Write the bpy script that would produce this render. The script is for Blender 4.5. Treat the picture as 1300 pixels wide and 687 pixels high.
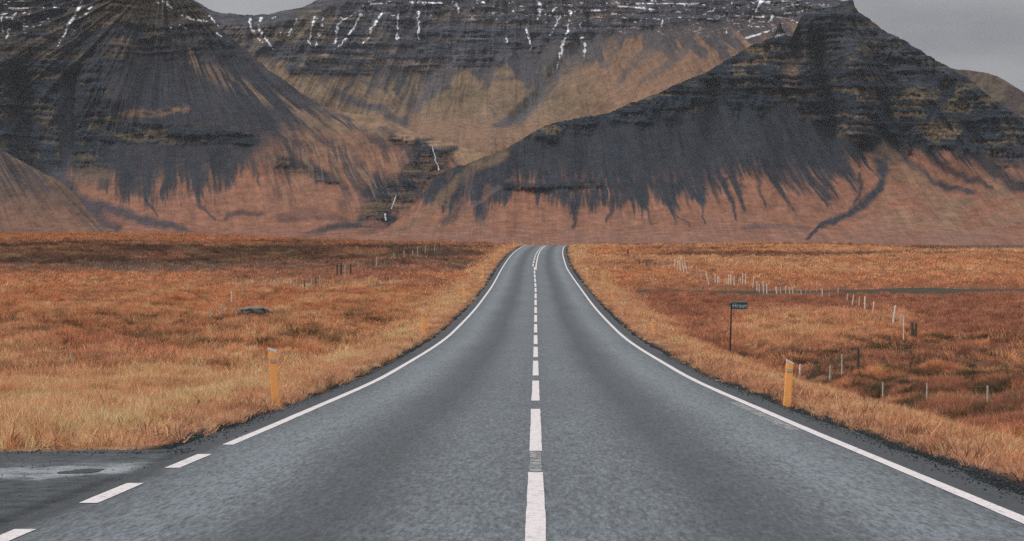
import bpy, math, random
import numpy as np
for o in list(bpy.data.objects): bpy.data.objects.remove(o)
S = bpy.context.scene
C = S.collection
R = math.radians
rng = np.random.default_rng(7)
random.seed(7)

# ------------------------------------------------------------------ camera
F, PX, PY, CZ = 2528.0, 680.0, 303.0, 1.48      # focal length in photo pixels, point looked at, eye height
cam = bpy.data.cameras.new('camera'); co = bpy.data.objects.new('camera', cam); C.objects.link(co)
co.location = (0, 0, CZ); co.rotation_euler = (R(90), 0, 0)
cam.sensor_width = 36.0; cam.lens = F/1300*36
cam.shift_x = -(PX-650)/1300; cam.shift_y = -(343.5-PY)/1300
cam.clip_start = 0.2; cam.clip_end = 60000
S.camera = co

# ------------------------------------------------------------------ sky and sun
SUN_EL, SUN_AZ = R(34), R(-112)                   # from the left and a little behind
w = bpy.data.worlds.new('World'); S.world = w; w.use_nodes = True
nt = w.node_tree; N = nt.nodes; L = nt.links
for n in list(N): N.remove(n)
out = N.new('ShaderNodeOutputWorld')
sky = N.new('ShaderNodeTexSky'); sky.sky_type = 'NISHITA'; sky.sun_disc = False
sky.sun_elevation = SUN_EL; sky.sun_rotation = SUN_AZ; sky.dust_density = 3
bsky = N.new('ShaderNodeBackground'); bsky.inputs[1].default_value = 0.05
L.new(sky.outputs[0], bsky.inputs[0])
tc = N.new('ShaderNodeTexCoord'); sep = N.new('ShaderNodeSeparateXYZ'); L.new(tc.outputs['Generated'], sep.inputs[0])
mp = N.new('ShaderNodeMapping'); mp.inputs['Scale'].default_value = (3.0, 3.0, 9.0); L.new(tc.outputs['Generated'], mp.inputs[0])
cn = N.new('ShaderNodeTexNoise'); cn.inputs['Scale'].default_value = 1.7; cn.inputs['Detail'].default_value = 7; cn.inputs['Roughness'].default_value = .5
L.new(mp.outputs[0], cn.inputs['Vector'])
cr = N.new('ShaderNodeValToRGB'); e = cr.color_ramp.elements
e[0].position = .34; e[0].color = (.26, .265, .285, 1); e[1].position = .64; e[1].color = (.46, .46, .475, 1)
L.new(cn.outputs[0], cr.inputs[0])
gr = N.new('ShaderNodeMapRange'); gr.interpolation_type = 'SMOOTHSTEP'   # an overcast sky is brightest overhead
gr.inputs['From Min'].default_value = .18; gr.inputs['From Max'].default_value = .95; gr.inputs['To Min'].default_value = 1.0; gr.inputs['To Max'].default_value = 3.4
L.new(sep.outputs[2], gr.inputs['Value'])
bcl = N.new('ShaderNodeBackground'); L.new(cr.outputs[0], bcl.inputs[0]); L.new(gr.outputs[0], bcl.inputs[1])
mx = N.new('ShaderNodeMixShader'); mx.inputs[0].default_value = .93
L.new(bsky.outputs[0], mx.inputs[1]); L.new(bcl.outputs[0], mx.inputs[2]); L.new(mx.outputs[0], out.inputs[0])

sl = bpy.data.lights.new('sun', 'SUN'); sl.energy = 1.5; sl.angle = R(12); sl.color = (1, .95, .88)
so = bpy.data.objects.new('sun', sl); C.objects.link(so)
d = np.array([math.sin(SUN_AZ)*math.cos(SUN_EL), math.cos(SUN_AZ)*math.cos(SUN_EL), math.sin(SUN_EL)])
from mathutils import Vector, Matrix
so.rotation_euler = Vector(d).to_track_quat('Z', 'Y').to_euler()
S.view_settings.view_transform = 'Standard'; S.view_settings.look = 'None'
S.view_settings.exposure = 0.0; S.view_settings.gamma = 1.0
S.cycles.use_denoising = False; S.cycles.use_adaptive_sampling = False
S.cycles.max_bounces = 5; S.cycles.diffuse_bounces = 2; S.cycles.volume_bounces = 0

# ------------------------------------------------------------------ number helpers
def _h(ix, iy, seed):
    h = (ix.astype(np.int64)*374761393 + iy.astype(np.int64)*668265263 + seed*1442695041) & 0xffffffff
    h = ((h ^ (h >> 13))*1274126177) & 0xffffffff
    h = ((h ^ (h >> 16))*2246822519) & 0xffffffff
    return ((h ^ (h >> 15)) & 0xffffff)/float(0xffffff)
def vn(x, y, seed=0):
    x = np.asarray(x, float); y = np.asarray(y, float); x, y = np.broadcast_arrays(x, y)
    ix = np.floor(x); iy = np.floor(y); fx = x-ix; fy = y-iy
    fx = fx*fx*fx*(fx*(fx*6-15)+10); fy = fy*fy*fy*(fy*(fy*6-15)+10)
    a = _h(ix, iy, seed); b = _h(ix+1, iy, seed); c = _h(ix, iy+1, seed); e = _h(ix+1, iy+1, seed)
    return (a*(1-fx)+b*fx)*(1-fy)+(c*(1-fx)+e*fx)*fy
def fbm(x, y, octv=4, seed=0, rough=.5):
    s = 0; a = 1; t = 0
    for k in range(octv):
        s = s+a*vn(x*(2.03**k)+k*17.3, y*(2.03**k)-k*9.1, seed+k*31); t += a; a *= rough
    return s/t
def ridged(x, y, octv=3, seed=0):
    s = 0; a = 1; t = 0
    for k in range(octv):
        s = s+a*(1-abs(2*vn(x*(2.1**k)+k*7.7, y*(1.7**k), seed+k*13)-1)); t += a; a *= .5
    return s/t
def sm(x, a, b):
    t = np.clip((x-a)/(b-a), 0, 1); return t*t*(3-2*t)
def hermite(xk, yk):
    xk = np.array(xk, float); yk = np.array(yk, float)
    dl = np.diff(yk)/np.diff(xk); m = np.zeros(len(xk)); m[0] = dl[0]; m[-1] = dl[-1]
    for i in range(1, len(xk)-1):
        if dl[i-1]*dl[i] > 0: m[i] = 2/(1/dl[i-1]+1/dl[i])
    def f(x):
        x = np.asarray(x, float); xc = np.clip(x, xk[0], xk[-1])
        i = np.clip(np.searchsorted(xk, xc)-1, 0, len(xk)-2); h = xk[i+1]-xk[i]; t = (xc-xk[i])/h
        return ((2*t**3-3*t**2+1)*yk[i]+(t**3-2*t**2+t)*h*m[i]+(-2*t**3+3*t**2)*yk[i+1]+(t**3-t**2)*h*m[i+1])
    return f
def c8(r, g, b, k=1.0):      # the linear value of an 8-bit colour
    v = np.array([r, g, b])/255.; v = np.where(v <= .04045, v/12.92, ((v+.055)/1.055)**2.4); return v*k

# ------------------------------------------------------------------ object helpers
def tag(o, label=None, cat=None, group=None, kind=None):
    if label: o['label'] = label
    if cat: o['category'] = cat
    if group: o['group'] = group
    if kind: o['kind'] = kind
    return o
def link(name, me, mat=None, parent=None):
    o = bpy.data.objects.new(name, me); C.objects.link(o)
    if mat is not None and len(me.materials) == 0: me.materials.append(mat)
    if parent is not None: o.parent = parent
    return o
def empty(name, loc, rz=0):
    o = bpy.data.objects.new(name, None); C.objects.link(o); o.location = loc; o.rotation_euler = (0, 0, rz); o.empty_display_size = .2
    return o
def np_mesh(name, V, Q, smooth=True, col=None, uv=None, extra=None):
    me = bpy.data.meshes.new(name); n = len(V); m = len(Q); k = Q.shape[1]
    me.vertices.add(n); me.vertices.foreach_set('co', V.astype(np.float32).ravel())
    me.loops.add(m*k); me.loops.foreach_set('vertex_index', Q.astype(np.int32).ravel())
    me.polygons.add(m); me.polygons.foreach_set('loop_start', np.arange(0, m*k, k, dtype=np.int32))
    me.polygons.foreach_set('use_smooth', np.full(m, smooth))
    me.update(calc_edges=True)
    if col is not None:
        a = me.attributes.new('col', 'FLOAT_COLOR', 'POINT'); cc = np.ones((n, 4), np.float32); cc[:, :3] = col; a.data.foreach_set('color', cc.ravel())
    if extra:
        for nm, v in extra.items():
            a = me.attributes.new(nm, 'FLOAT', 'POINT'); a.data.foreach_set('value', np.asarray(v, np.float32).ravel())
    if uv is not None:
        l = me.uv_layers.new(name='UVMap'); l.data.foreach_set('uv', uv[Q.ravel()].astype(np.float32).ravel())
    return me
def grid_quads(nr, nc):
    i = np.arange(nr-1)[:, None]*nc+np.arange(nc-1)[None, :]; i = i.ravel()
    return np.stack([i, i+1, i+nc+1, i+nc], 1)

def mat(name):
    m = bpy.data.materials.new(name); m.use_nodes = True; t = m.node_tree
    b = t.nodes['Principled BSDF']; b.inputs['Specular IOR Level'].default_value = .25
    return m, t.nodes, t.links, b
def noise(N, L, scale, detail=4, vec=None, rough=.55, dist=0):
    n = N.new('ShaderNodeTexNoise'); n.inputs['Scale'].default_value = scale; n.inputs['Detail'].default_value = detail
    n.inputs['Roughness'].default_value = rough; n.inputs['Distortion'].default_value = dist
    if vec is not None: L.new(vec, n.inputs['Vector'])
    return n.outputs[0]
def ramp(N, L, src, stops):
    r = N.new('ShaderNodeValToRGB'); el = r.color_ramp.elements
    while len(el) < len(stops): el.new(.5)
    for k, (p, c) in enumerate(stops):
        el[k].position = p; el[k].color = (c, c, c, 1) if np.isscalar(c) else (*c, 1)
    L.new(src, r.inputs[0]); return r.outputs[0]
def mixc(N, L, fac, a, b, mode='MIX'):
    m = N.new('ShaderNodeMix'); m.data_type = 'RGBA'; m.blend_type = mode
    for s, v in ((m.inputs[0], fac), (m.inputs[6], a), (m.inputs[7], b)):
        if isinstance(v, (int, float)): s.default_value = v
        elif isinstance(v, (tuple, list, np.ndarray)): s.default_value = (*v[:3], 1)
        else: L.new(v, s)
    return m.outputs[2]
def math_(N, L, op, a, b=None, c=None):
    m = N.new('ShaderNodeMath'); m.operation = op
    for i, v in enumerate((a, b, c)):
        if v is None: continue
        if isinstance(v, (int, float)): m.inputs[i].default_value = v
        else: L.new(v, m.inputs[i])
    return m.outputs[0]
def bump(N, L, b, h, strength=.4, dist=.02):
    n = N.new('ShaderNodeBump'); n.inputs['Strength'].default_value = strength; n.inputs['Distance'].default_value = dist
    L.new(h, n.inputs['Height']); L.new(n.outputs[0], b.inputs['Normal'])
def mapping(N, L, vec, scale, loc=(0, 0, 0)):
    m = N.new('ShaderNodeMapping'); m.inputs['Scale'].default_value = scale; m.inputs['Location'].default_value = loc
    L.new(vec, m.inputs[0]); return m.outputs[0]
def plain(name, col, rough=.7, nscale=6, var=.25, metal=0, bmp=.2, spec=.3):
    m, N, L, b = mat(name); tcn = N.new('ShaderNodeTexCoord')
    f = noise(N, L, nscale, 5, tcn.outputs['Object'])
    c = mixc(N, L, ramp(N, L, f, [(.3, 0.), (.7, 1.)]), np.array(col)*(1-var), np.array(col)*(1+var))
    L.new(c, b.inputs['Base Color']); b.inputs['Roughness'].default_value = rough; b.inputs['Metallic'].default_value = metal
    b.inputs['Specular IOR Level'].default_value = spec
    bump(N, L, b, f, bmp, .01)
    return m

# ------------------------------------------------------------------ lie of the land (heights are relative to the eye, CZ is added on building)
prof = hermite([-90, -40, 0, 14.3, 18.7, 27.8, 49.2, 85.9, 113.4, 147, 201, 260, 300, 354, 400, 450, 500, 550, 700, 1000, 2000, 4200],
               [1.4, 0.0, -1.48, -2.02, -2.19, -2.54, -3.27, -3.97, -4.07, -3.92, -3.38, -2.40, -1.79, -1.22, -1.52, -1.97, -2.42, -2.9, -4.2, -6.3, -10, -12])
_ck = hermite([-100, 150, 210, 260, 300, 354, 400, 450, 500, 550, 700, 1000], [0, 0, -.12, .12, .6, 1.9, 4.2, 9, 15, 22, 50, 130])
def cx(Y): return _ck(Y)                          # the road's centre line
amp_s = hermite([-.6, -.35, -.269, -.19, -.15, -.111, -.063, -.02, .03, .10, .166, .206, .246, .35, .6],
                [4.0, 3.0, 2.55, 2.35, 1.7, .8, .2, 0, 0, -.15, -.55, -1.2, -1.45, -1.8, -2])
def land(X, Y, fine=True):
    off = X-cx(Y); a = abs(off); s = X/(np.maximum(Y, 60))
    z = prof(Y)
    left = off < 0
    drop = sm(a, 4.5, 8.5)*np.where(left, .70*sm(Y, 21, 55), .85)
    drop = drop*(1-.75*sm(Y, 200, 330))
    z = z-drop+amp_s(s)*np.exp(-((Y-430)/105.)**2)*sm(a, 5, 14)
    # ditch and low swells
    z = z-.22*np.exp(-((a-8.2)/1.2)**2)*sm(Y, 26, 40)*(1-sm(Y, 180, 300))
    far = sm(a, 5.0, 11)
    z = z+far*(fbm(X*.045, Y*.03, 3, 5)-.5)*.9*np.clip(Y/60, .2, 1.4)
    if fine:
        hum = ridge_h(X, Y)
        amt = far*np.where(left, .10+.20*sm(Y, 55, 80), .30)*(1-.5*sm(Y, 500, 1200))
        trk_ = ((off > 6) & (abs(Y-(172-.03*X+2.5*np.sin(X*.05))) < 9)).astype(float)
        z = z+amt*hum*(1-trk_)
        z = z+.06*(fbm(X*2.1, Y*2.1, 2, 9)-.5)*sm(a, 4.1, 5)
    # kerb area below the carriageway
    und = 1-sm(a, 3.95, 4.25)
    z = z-.05*und
    side = left & (Y < 24)
    sd = (1-sm(Y, 21.3, 22.0))*np.where(left, 1, 0)
    z = z*(1-sd)+(prof(Y)-.05)*sd
    return z
def ridge_h(X, Y):                                 # hummocks: rounded tops, narrow gaps
    wx = X+.7*fbm(X*.5, Y*.5, 2, 21); wy = Y+.7*fbm(X*.5+9, Y*.5, 2, 22)
    a = 1-abs(2*vn(wx*.55, wy*.42, 31)-1); b = 1-abs(2*vn(wx*1.1+3, wy*.9, 33)-1)
    return 1.1-1.5*(a**2)-.4*(b**2)+.3
def drop_ray(px, py, dmin=10, dmax=3000):           # where the sight line through a photo pixel meets the land
    D = np.exp(np.linspace(math.log(dmin), math.log(dmax), 6000)); X = (px-PX)/F*D
    below = -(py-PY)/F*D < land(X, D, False)
    i = int(np.argmax(below)) if below.any() else 5999
    return X[i], D[i], float(land(np.array([X[i]]), np.array([D[i]]))[0])

# ------------------------------------------------------------------ colours of the fields
def blob(px, py, x, y, rx, ry, soft=.5):
    dd = np.sqrt(((px-x)/rx)**2+((py-y)/ry)**2); return 1-sm(dd, 1-soft, 1+soft)
def field_col(X, Y, blades=False):
    Yc = np.maximum(Y, 8); z = land(X, Yc, False)
    px = PX+X/Yc*F; py = PY-z/Yc*F
    n1 = fbm(X*.12, Y*.06, 4, 41); n2 = fbm(X*.5, Y*.35, 3, 43); n3 = fbm(X*1.6, Y*1.6, 3, 47); nb = fbm(X*.015+5, Y*.045, 4, 49)
    wy = py+(n1-.5)*16*np.clip((py-300)/90, .12, 1); wx = px+(n2-.5)*60
    col = np.empty(X.shape+(3,)); OR = c8(190, 123, 79); GO = c8(212, 148, 101); RB = c8(156, 102, 74); DK = c8(88, 66, 54); OL = c8(100, 84, 58); GB = c8(128, 104, 90); TE = c8(66, 62, 48)
    col[:] = OR
    def mixin(m, c):
        m = np.clip(m, 0, 1)[..., None]; col[:] = col*(1-m)+c*m
    left = (X-cx(Y)) < 0; Lf = left.astype(float); Rt = 1-Lf
    # left field
    mixin(Lf*sm(wy, 352, 342), GB*.9)
    mixin(Lf*sm(wy, 341, 335)*(1-.35*sm(px, 380, 640)), DK)
    mixin(Lf*sm(wy, 336, 300)*sm(nb, .42, .56), OR*.85)
    mixin(Lf*sm(wy, 309, 306), OR*.8)
    mixin(Lf*sm(px, 330, 520)*sm(wy, 350, 340)*sm(n1+.3*nb, .45, .75), RB*1.1)
    mixin(Lf*sm(wy, 396, 404)*(1-sm(wy, 446, 458))*sm(.3*n2+.7*fbm(X*2.6, Y*.9, 3, 65), .49, .57)*.85, OL*.8)
    mixin(Lf*sm(wy, 366, 350)*sm(wy, 340, 352)*sm(n1, .45, .6), RB)
    mixin(Lf*sm(wy, 446, 466)*.8, GO)
    mixin(Lf*sm(n1, .55, .75)*.55, RB); mixin(Lf*sm(wy, 352, 365)*sm(fbm(X*.3+7, Y*.16, 4, 67), .52, .64)*.6, GO); mixin(sm(fbm(X*.4+2, Y*.2, 4, 68), .56, .68)*.5, c8(150, 118, 78))
    # right field
    mixin(Rt*sm(wy, 360, 368)*(1-sm(px-1.2*(wy-370), 860, 980)*0), RB*1.0)
    mixin(Rt*sm(wy, 358, 364)*(1-sm(wy, 366, 374))*.7, OR*.9)
    mixin(Rt*sm(wy, 352, 346)*sm(nb, .40, .55)*.85, GO*.92)
    mixin(Rt*sm(wy, 352, 320)*sm(fbm(X*.03+3, Y*.07, 4, 61), .54, .62)*.75, DK)
    mixin(Rt*sm(wy, 425, 445)*sm(.5*n2+.5*n1, .40, .60), OR)
    mixin(Rt*sm(wy, 430, 445)*(1-sm(wy, 530, 560))*sm(.3*n2+.7*fbm(X*2.4, Y*1.0, 3, 63), .48, .57)*sm(X, 7, 9), c8(84, 70, 50))
    mixin(Rt*blob(wx, wy, 1010, 425, 90, 22)*.8, GO)
    mixin(Rt*blob(wx, wy, 1120, 420, 50, 16)*.6, GO)
    mixin(Rt*sm(wy, 520, 550)*sm(n2, .45, .6)*.7, RB*.9)
    # the verges beside the carriageway are paler
    a = abs(X-cx(Y)); mixin((1-sm(a, 5.5, 9+6*(n1-.5)))*.75, GO*(1.02))
    mixin((1-sm(a, 4.3, 5.4))*.6, c8(182, 132, 98))
    mixin(sm(Y, 470, 560)*.9, c8(122, 92, 80)); mixin(sm(Y, 480, 700)*sm(fbm(X*.01, Y*.006, 4, 77), .45, .6)*.6, c8(92, 76, 74))
    var = (.72+.56*n3)[..., None]*(.82+.36*n2)[..., None]
    g_ = col.mean(-1, keepdims=True); col = (col*.85+g_*.15)*1.50
    return np.clip(col*var, 0.005, .8)

# ------------------------------------------------------------------ ground: one sheet out past the foot of the mountains
sx = np.concatenate([np.linspace(-1.2, -.32, 60)[:-1], np.linspace(-.32, .30, 900), np.linspace(.30, 1.2, 60)[1:]])
ys = [-80.]
while ys[-1] < 4300:
    y = ys[-1]; ys.append(y+(3.0 if y < 2 else .045+.0048*max(y-10, 0)))
ys = np.array(ys)
YY, SS = np.meshgrid(ys, sx, indexing='ij'); apex = 62+0*YY
XX = SS*(YY+90)*np.where(YY > 0, 1, 1)
ZZ = land(XX, YY)
gcol = field_col(XX, YY)*.42
gravel = (1-sm(abs(XX-cx(YY)), 4.15, 4.5))*(YY < 900)
side_m = ((XX < -3) & (YY < 21.6)).astype(float)
gm = np.maximum(gravel, side_m)[..., None]
gcol = gcol*(1-gm)+c8(58, 64, 66)*.5*gm
V = np.stack([XX, YY, ZZ+CZ], -1).reshape(-1, 3)
m, N, L, b = mat('ground')
a = N.new('ShaderNodeAttribute'); a.attribute_name = 'col'; geo = N.new('ShaderNodeNewGeometry')
f1 = noise(N, L, 9.0, 6, geo.outputs['Position'], .7); f2 = noise(N, L, .8, 6, geo.outputs['Position'], .65)
mf = math_(N, L, 'MULTIPLY', ramp(N, L, f1, [(.3, .55), (.7, 1.35)]), ramp(N, L, f2, [(.3, .7), (.7, 1.25)]))
L.new(mixc(N, L, 1.0, a.outputs['Color'], mf, 'MULTIPLY'), b.inputs['Base Color'])
b.inputs['Roughness'].default_value = .95; b.inputs['Specular IOR Level'].default_value = .1
bump(N, L, b, f1, .8, .08)
gnd = link('ground', np_mesh('ground', V, grid_quads(len(ys), len(sx)), col=gcol.reshape(-1, 3)), m); tag(gnd, 'rough heath and grass plain on both sides of the road', 'ground', kind='structure')
print('ground verts', len(V))

# a wider, plain skirt of land either side and behind, out to the horizon
def skirt():
    r0, r1 = 4200, 12000; vs = []; n = 96
    for r in (r0, 9000, r1):
        for k in range(n):
            t = 2*math.pi*k/n; vs.append((r*math.sin(t), r*math.cos(t), -14.0-r*.0002+CZ))
    q = []
    for j in range(2):
        for k in range(n): q.append((j*n+k, j*n+(k+1) % n, (j+1)*n+(k+1) % n, (j+1)*n+k))
    V = np.array(vs+[(0, 0, -14.0+CZ)]); 
    tri = [(3*n, (k+1) % n, k, k) for k in range(n)]
    me = bpy.data.meshes.new('plain'); me.from_pydata([tuple(v) for v in V], [], q+[(3*n, (k+1) % n, k) for k in range(n)]); me.update()
    return me
sk = link('plain', skirt(), plain('plain', c8(120, 88, 70)*.7, .95, .01, .2)); tag(sk, 'wide brown plain reaching to the horizon around the mountains', 'plain', kind='structure')

# ------------------------------------------------------------------ road
def strip(y0, y1, o0, o1, dz, step=1.0, ncol=2, wob=0, taper=0, seed=0):
    n = max(2, int((y1-y0)/step)+1); y = np.linspace(y0, y1, n); o = np.linspace(0, 1, ncol)
    sl_ = (cx(y+.5)-cx(y-.5)); nx = 1/np.sqrt(1+sl_**2); ny = -sl_*nx
    lo = np.full(n, o0, float); hi = np.full(n, o1, float)
    if wob:
        lo = lo+(fbm(y*1.3, y*0+seed, 3, 3)-.5)*wob; hi = hi+(fbm(y*1.3, y*0+seed+5, 3, 4)-.5)*wob
    O = lo[:, None]+(hi-lo)[:, None]*o[None, :]
    X = cx(y)[:, None]+O*nx[:, None]; Y = y[:, None]+O*ny[:, None]; Z = prof(Y)+dz+CZ
    V = np.stack([X, Y, Z], -1).reshape(-1, 3); uv = np.stack([O, np.broadcast_to(y[:, None], O.shape)], -1).reshape(-1, 2)
    return V, grid_quads(n, ncol), uv

m, N, L, b = mat('asphalt')
uvn = N.new('ShaderNodeUVMap'); uvn.uv_map = 'UVMap'; sp = N.new('ShaderNodeSeparateXYZ'); L.new(uvn.outputs[0], sp.inputs[0])
geo = N.new('ShaderNodeNewGeometry'); P = geo.outputs['Position']
wv = noise(N, L, .07, 3, mapping(N, L, P, (.25, 1, 1))); wig = math_(N, L, 'MULTIPLY_ADD', wv, .5, -.25)
off = math_(N, L, 'ABSOLUTE', math_(N, L, 'ADD', sp.outputs[0], wig))
tr = ramp(N, L, math_(N, L, 'DIVIDE', off, 4.4), [(0., .47), (.11, .56), (.20, .52), (.33, .21), (.43, .29), (.60, .76), (.70, .62), (.785, .42), (.815, .12), (.95, .09)])
n_big = noise(N, L, .55, 5, mapping(N, L, P, (1, .25, 1)), .6); n_med = noise(N, L, 9.0, 6, mapping(N, L, P, (1, .13, 1)), .75); n_fin = noise(N, L, 26, 3, mapping(N, L, P, (1, .14, 1)), .8)
vor = N.new('ShaderNodeTexVoronoi'); vor.inputs['Scale'].default_value = 42; L.new(P, vor.inputs['Vector'])
v1 = mixc(N, L, 1., tr, ramp(N, L, n_big, [(.3, .87), (.7, 1.13)]), 'MULTIPLY')
v2 = mixc(N, L, 1., v1, ramp(N, L, n_med, [(.3, .72), (.7, 1.28)]), 'MULTIPLY')
v3 = mixc(N, L, 1., v2, ramp(N, L, n_fin, [(.3, .25), (.7, 1.75)]), 'MULTIPLY')
v4 = mixc(N, L, 1., v3, ramp(N, L, vor.outputs['Color'], [(.1, .7), (.9, 1.3)]), 'MULTIPLY')
csum = mixc(N, L, v4, c8(16, 23, 27), c8(121, 129, 134))
L.new(csum, b.inputs['Base Color']); b.inputs['Roughness'].default_value = .58; b.inputs['Specular IOR Level'].default_value = .5
bump(N, L, b, vor.outputs['Distance'], .5, .012)
ASPHALT = m
V, Q, uv = strip(-60, 900, -3.98, 3.98, 0.0, 1.0, 9, wob=0)
y = V[:, 1]
# ragged outer edges
e = (abs(uv[:, 0]) > 3.9); V[e, 0] += np.sign(uv[e, 0])*(fbm(y[e]*.9, uv[e, 0], 3, 8)-.45)*.22
road = link('road', np_mesh('road', V, Q, uv=uv), ASPHALT); tag(road, 'two lane grey asphalt road running straight over a dip to a crest', 'road', kind='structure')

# paint
m, N, L, b = mat('road_paint'); geo = N.new('ShaderNodeNewGeometry'); P = geo.outputs['Position']
f = noise(N, L, 14, 6, P, .75); f2 = noise(N, L, 60, 3, P, .8)
g = math_(N, L, 'MULTIPLY', ramp(N, L, f, [(.34, .25), (.47, 1.)]), ramp(N, L, f2, [(.3, .45), (.5, 1.)]))
L.new(mixc(N, L, g, c8(96, 100, 102), c8(228, 220, 217)), b.inputs['Base Color']); b.inputs['Roughness'].default_value = .65
PAINT = m
m, N, L, b = mat('worn_paint'); geo = N.new('ShaderNodeNewGeometry'); P = geo.outputs['Position']
f = noise(N, L, 9, 6, P, .8); g = ramp(N, L, f, [(.44, 0.), (.56, .75)])
tr_ = N.new('ShaderNodeBsdfTransparent'); mxs = N.new('ShaderNodeMixShader'); L.new(g, mxs.inputs[0]); L.new(tr_.outputs[0], mxs.inputs[1]); L.new(b.outputs[0], mxs.inputs[2])
L.new(mxs.outputs[0], N['Material Output'].inputs[0]); b.inputs['Base Color'].default_value = (*c8(190, 186, 182), 1); WORN = m
def mark(name, y0, y1, o0, o1, mt=PAINT, dz=.005, seed=0, label=None):
    V, Q, uv = strip(y0, y1, o0, o1, dz, .25 if y1 < 120 else .8, 3, wob=.012, seed=seed)
    o = link(name, np_mesh(name, V, Q, uv=uv), mt, road)
    if label: o['label'] = label
    return o
# centre line: 9.4 m dashes with 3 m gaps, then a double line to the crest
y0 = 9.1; k = 0
while y0 < 212:
    mark('centre_line_dash', y0, y0+9.5, -.07, .07, seed=k); y0 += 12.45; k += 1
while y0 < 420:
    mark('centre_line_dash', y0, y0+9.4, -.27, -.13, seed=k); y0 += 12.45; k += 1
mark('solid_centre_line', 209, 560, .08, .22, label='solid white line beside the dashes near the crest')
mark('worn_paint_patch', 18.7, 21.5, -.06, .06, WORN, label='faint old paint between two dashes')
mark('edge_line', -55, 700, 3.43, 3.56); mark('edge_line', 22.6, 700, -3.56, -3.43)
for a_, b_ in ((19.15, 21.05), (15.55, 17.4), (11.9, 13.65), (8.2, 10.0)):
    mark('edge_line_dash', a_, b_, -3.57, -3.42)
mark('worn_paint_patch', 25.5, 33.5, 3.24, 3.40, WORN, label='ghost of an old edge line beside the new one')

# side road joining from the left, damp and worn
ysd = np.linspace(-25, 21.9, 160); xsd = np.concatenate([np.linspace(-60, -12, 20), np.linspace(-11.7, -3.58, 200)])
Yg, Xg = np.meshgrid(ysd, xsd, indexing='ij')
lim = 21.45+.55*sm(Xg, -6, -4.2)+(fbm(Xg*1.5, Xg*0, 3, 91)-.5)*.35
Yg = np.where(Yg > 15, 15+(Yg-15)*(lim-15)/(21.9-15), Yg)
Xg = Xg+(fbm(Yg*1.1, Yg*0, 4, 93)-.5)*.5*0-.03
Zg = prof(Yg)+CZ+.0035-.01*sm(Yg, 21.2, 21.4)
uv = np.stack([Xg, Yg], -1).reshape(-1, 2)
m, N, L, b = mat('side_road'); geo = N.new('ShaderNodeNewGeometry'); P = geo.outputs['Position']
nb_ = noise(N, L, .7, 5, mapping(N, L, P, (.8, .8, 1), (3.3, 1.7, 0)), .6, .6); nm_ = noise(N, L, 3.4, 6, P, .75); nf_ = noise(N, L, 34, 3, P, .8)
sx_ = N.new('ShaderNodeSeparateXYZ'); L.new(P, sx_.inputs[0])
wob_ = math_(N, L, 'MULTIPLY_ADD', nb_, 4.4, -2.2)
band = math_(N, L, 'ADD', math_(N, L, 'ADD', math_(N, L, 'MULTIPLY_ADD', sx_.outputs[0], -.42, sx_.outputs[1]), 0.0), wob_)
bm = ramp(N, L, math_(N, L, 'DIVIDE', math_(N, L, 'SUBTRACT', band, 18.6), 5.0), [(0., .14), (.16, .18), (.27, .82), (.44, .66), (.58, .22), (.9, .14)])
v = mixc(N, L, 1., bm, ramp(N, L, nm_, [(.36, .35), (.62, 1.5)]), 'MULTIPLY'); v = mixc(N, L, 1., v, ramp(N, L, nf_, [(.3, .3), (.7, 1.7)]), 'MULTIPLY')
L.new(mixc(N, L, v, c8(20, 27, 30), c8(156, 161, 164)), b.inputs['Base Color']); b.inputs['Roughness'].default_value = .7
bump(N, L, b, nf_, .5, .01)
ae = N.new('ShaderNodeAttribute'); ae.attribute_name = 'edge'
fe = ramp(N, L, math_(N, L, 'ADD', ae.outputs['Fac'], math_(N, L, 'MULTIPLY_ADD', nm_, 1.1, -.55)), [(.10, 1.), (.9, 0.)])
tb = N.new('ShaderNodeBsdfTransparent'); mb = N.new('ShaderNodeMixShader'); L.new(fe, mb.inputs[0]); L.new(tb.outputs[0], mb.inputs[1]); L.new(b.outputs[0], mb.inputs[2]); L.new(mb.outputs[0], N['Material Output'].inputs[0])
sr = link('side_road', np_mesh('side_road', np.stack([Xg, Yg, Zg], -1).reshape(-1, 3), grid_quads(len(ysd), len(xsd)), uv=uv, extra={'edge': sm(Xg, -3.98, -3.64).ravel()}), m)
tag(sr, 'worn damp asphalt of the side road joining on the left', 'side road', kind='structure')
def puddle(px, py, rx, ry, seed, label):
    X0, Y0, _ = drop_ray(px, py, 8, 40); vs = []; n = 40
    for k in range(n):
        t = 2*math.pi*k/n; r = 1+.45*(vn(np.array([math.cos(t)*1.6+seed]), np.array([math.sin(t)*1.6]), 5)[0]-.5)
        x = X0+rx*r*math.cos(t); yy = Y0+ry*r*math.sin(t)+.10*math.cos(t)
        vs.append((x, yy, float(prof(yy))+CZ+.008))
    me = bpy.data.meshes.new('puddle'); me.from_pydata(vs, [], [tuple(range(n))]); me.update()
    m, N, L, b = mat('puddle'); b.inputs['Base Color'].default_value = (.022, .03, .033, 1); b.inputs['Roughness'].default_value = .3; b.inputs['Specular IOR Level'].default_value = .2
    o = link('puddle', me, m); tag(o, label, 'puddle', kind='structure')
puddle(103, 606, .18, .26, 1, 'dark shallow puddle on the side road surface')

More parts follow.
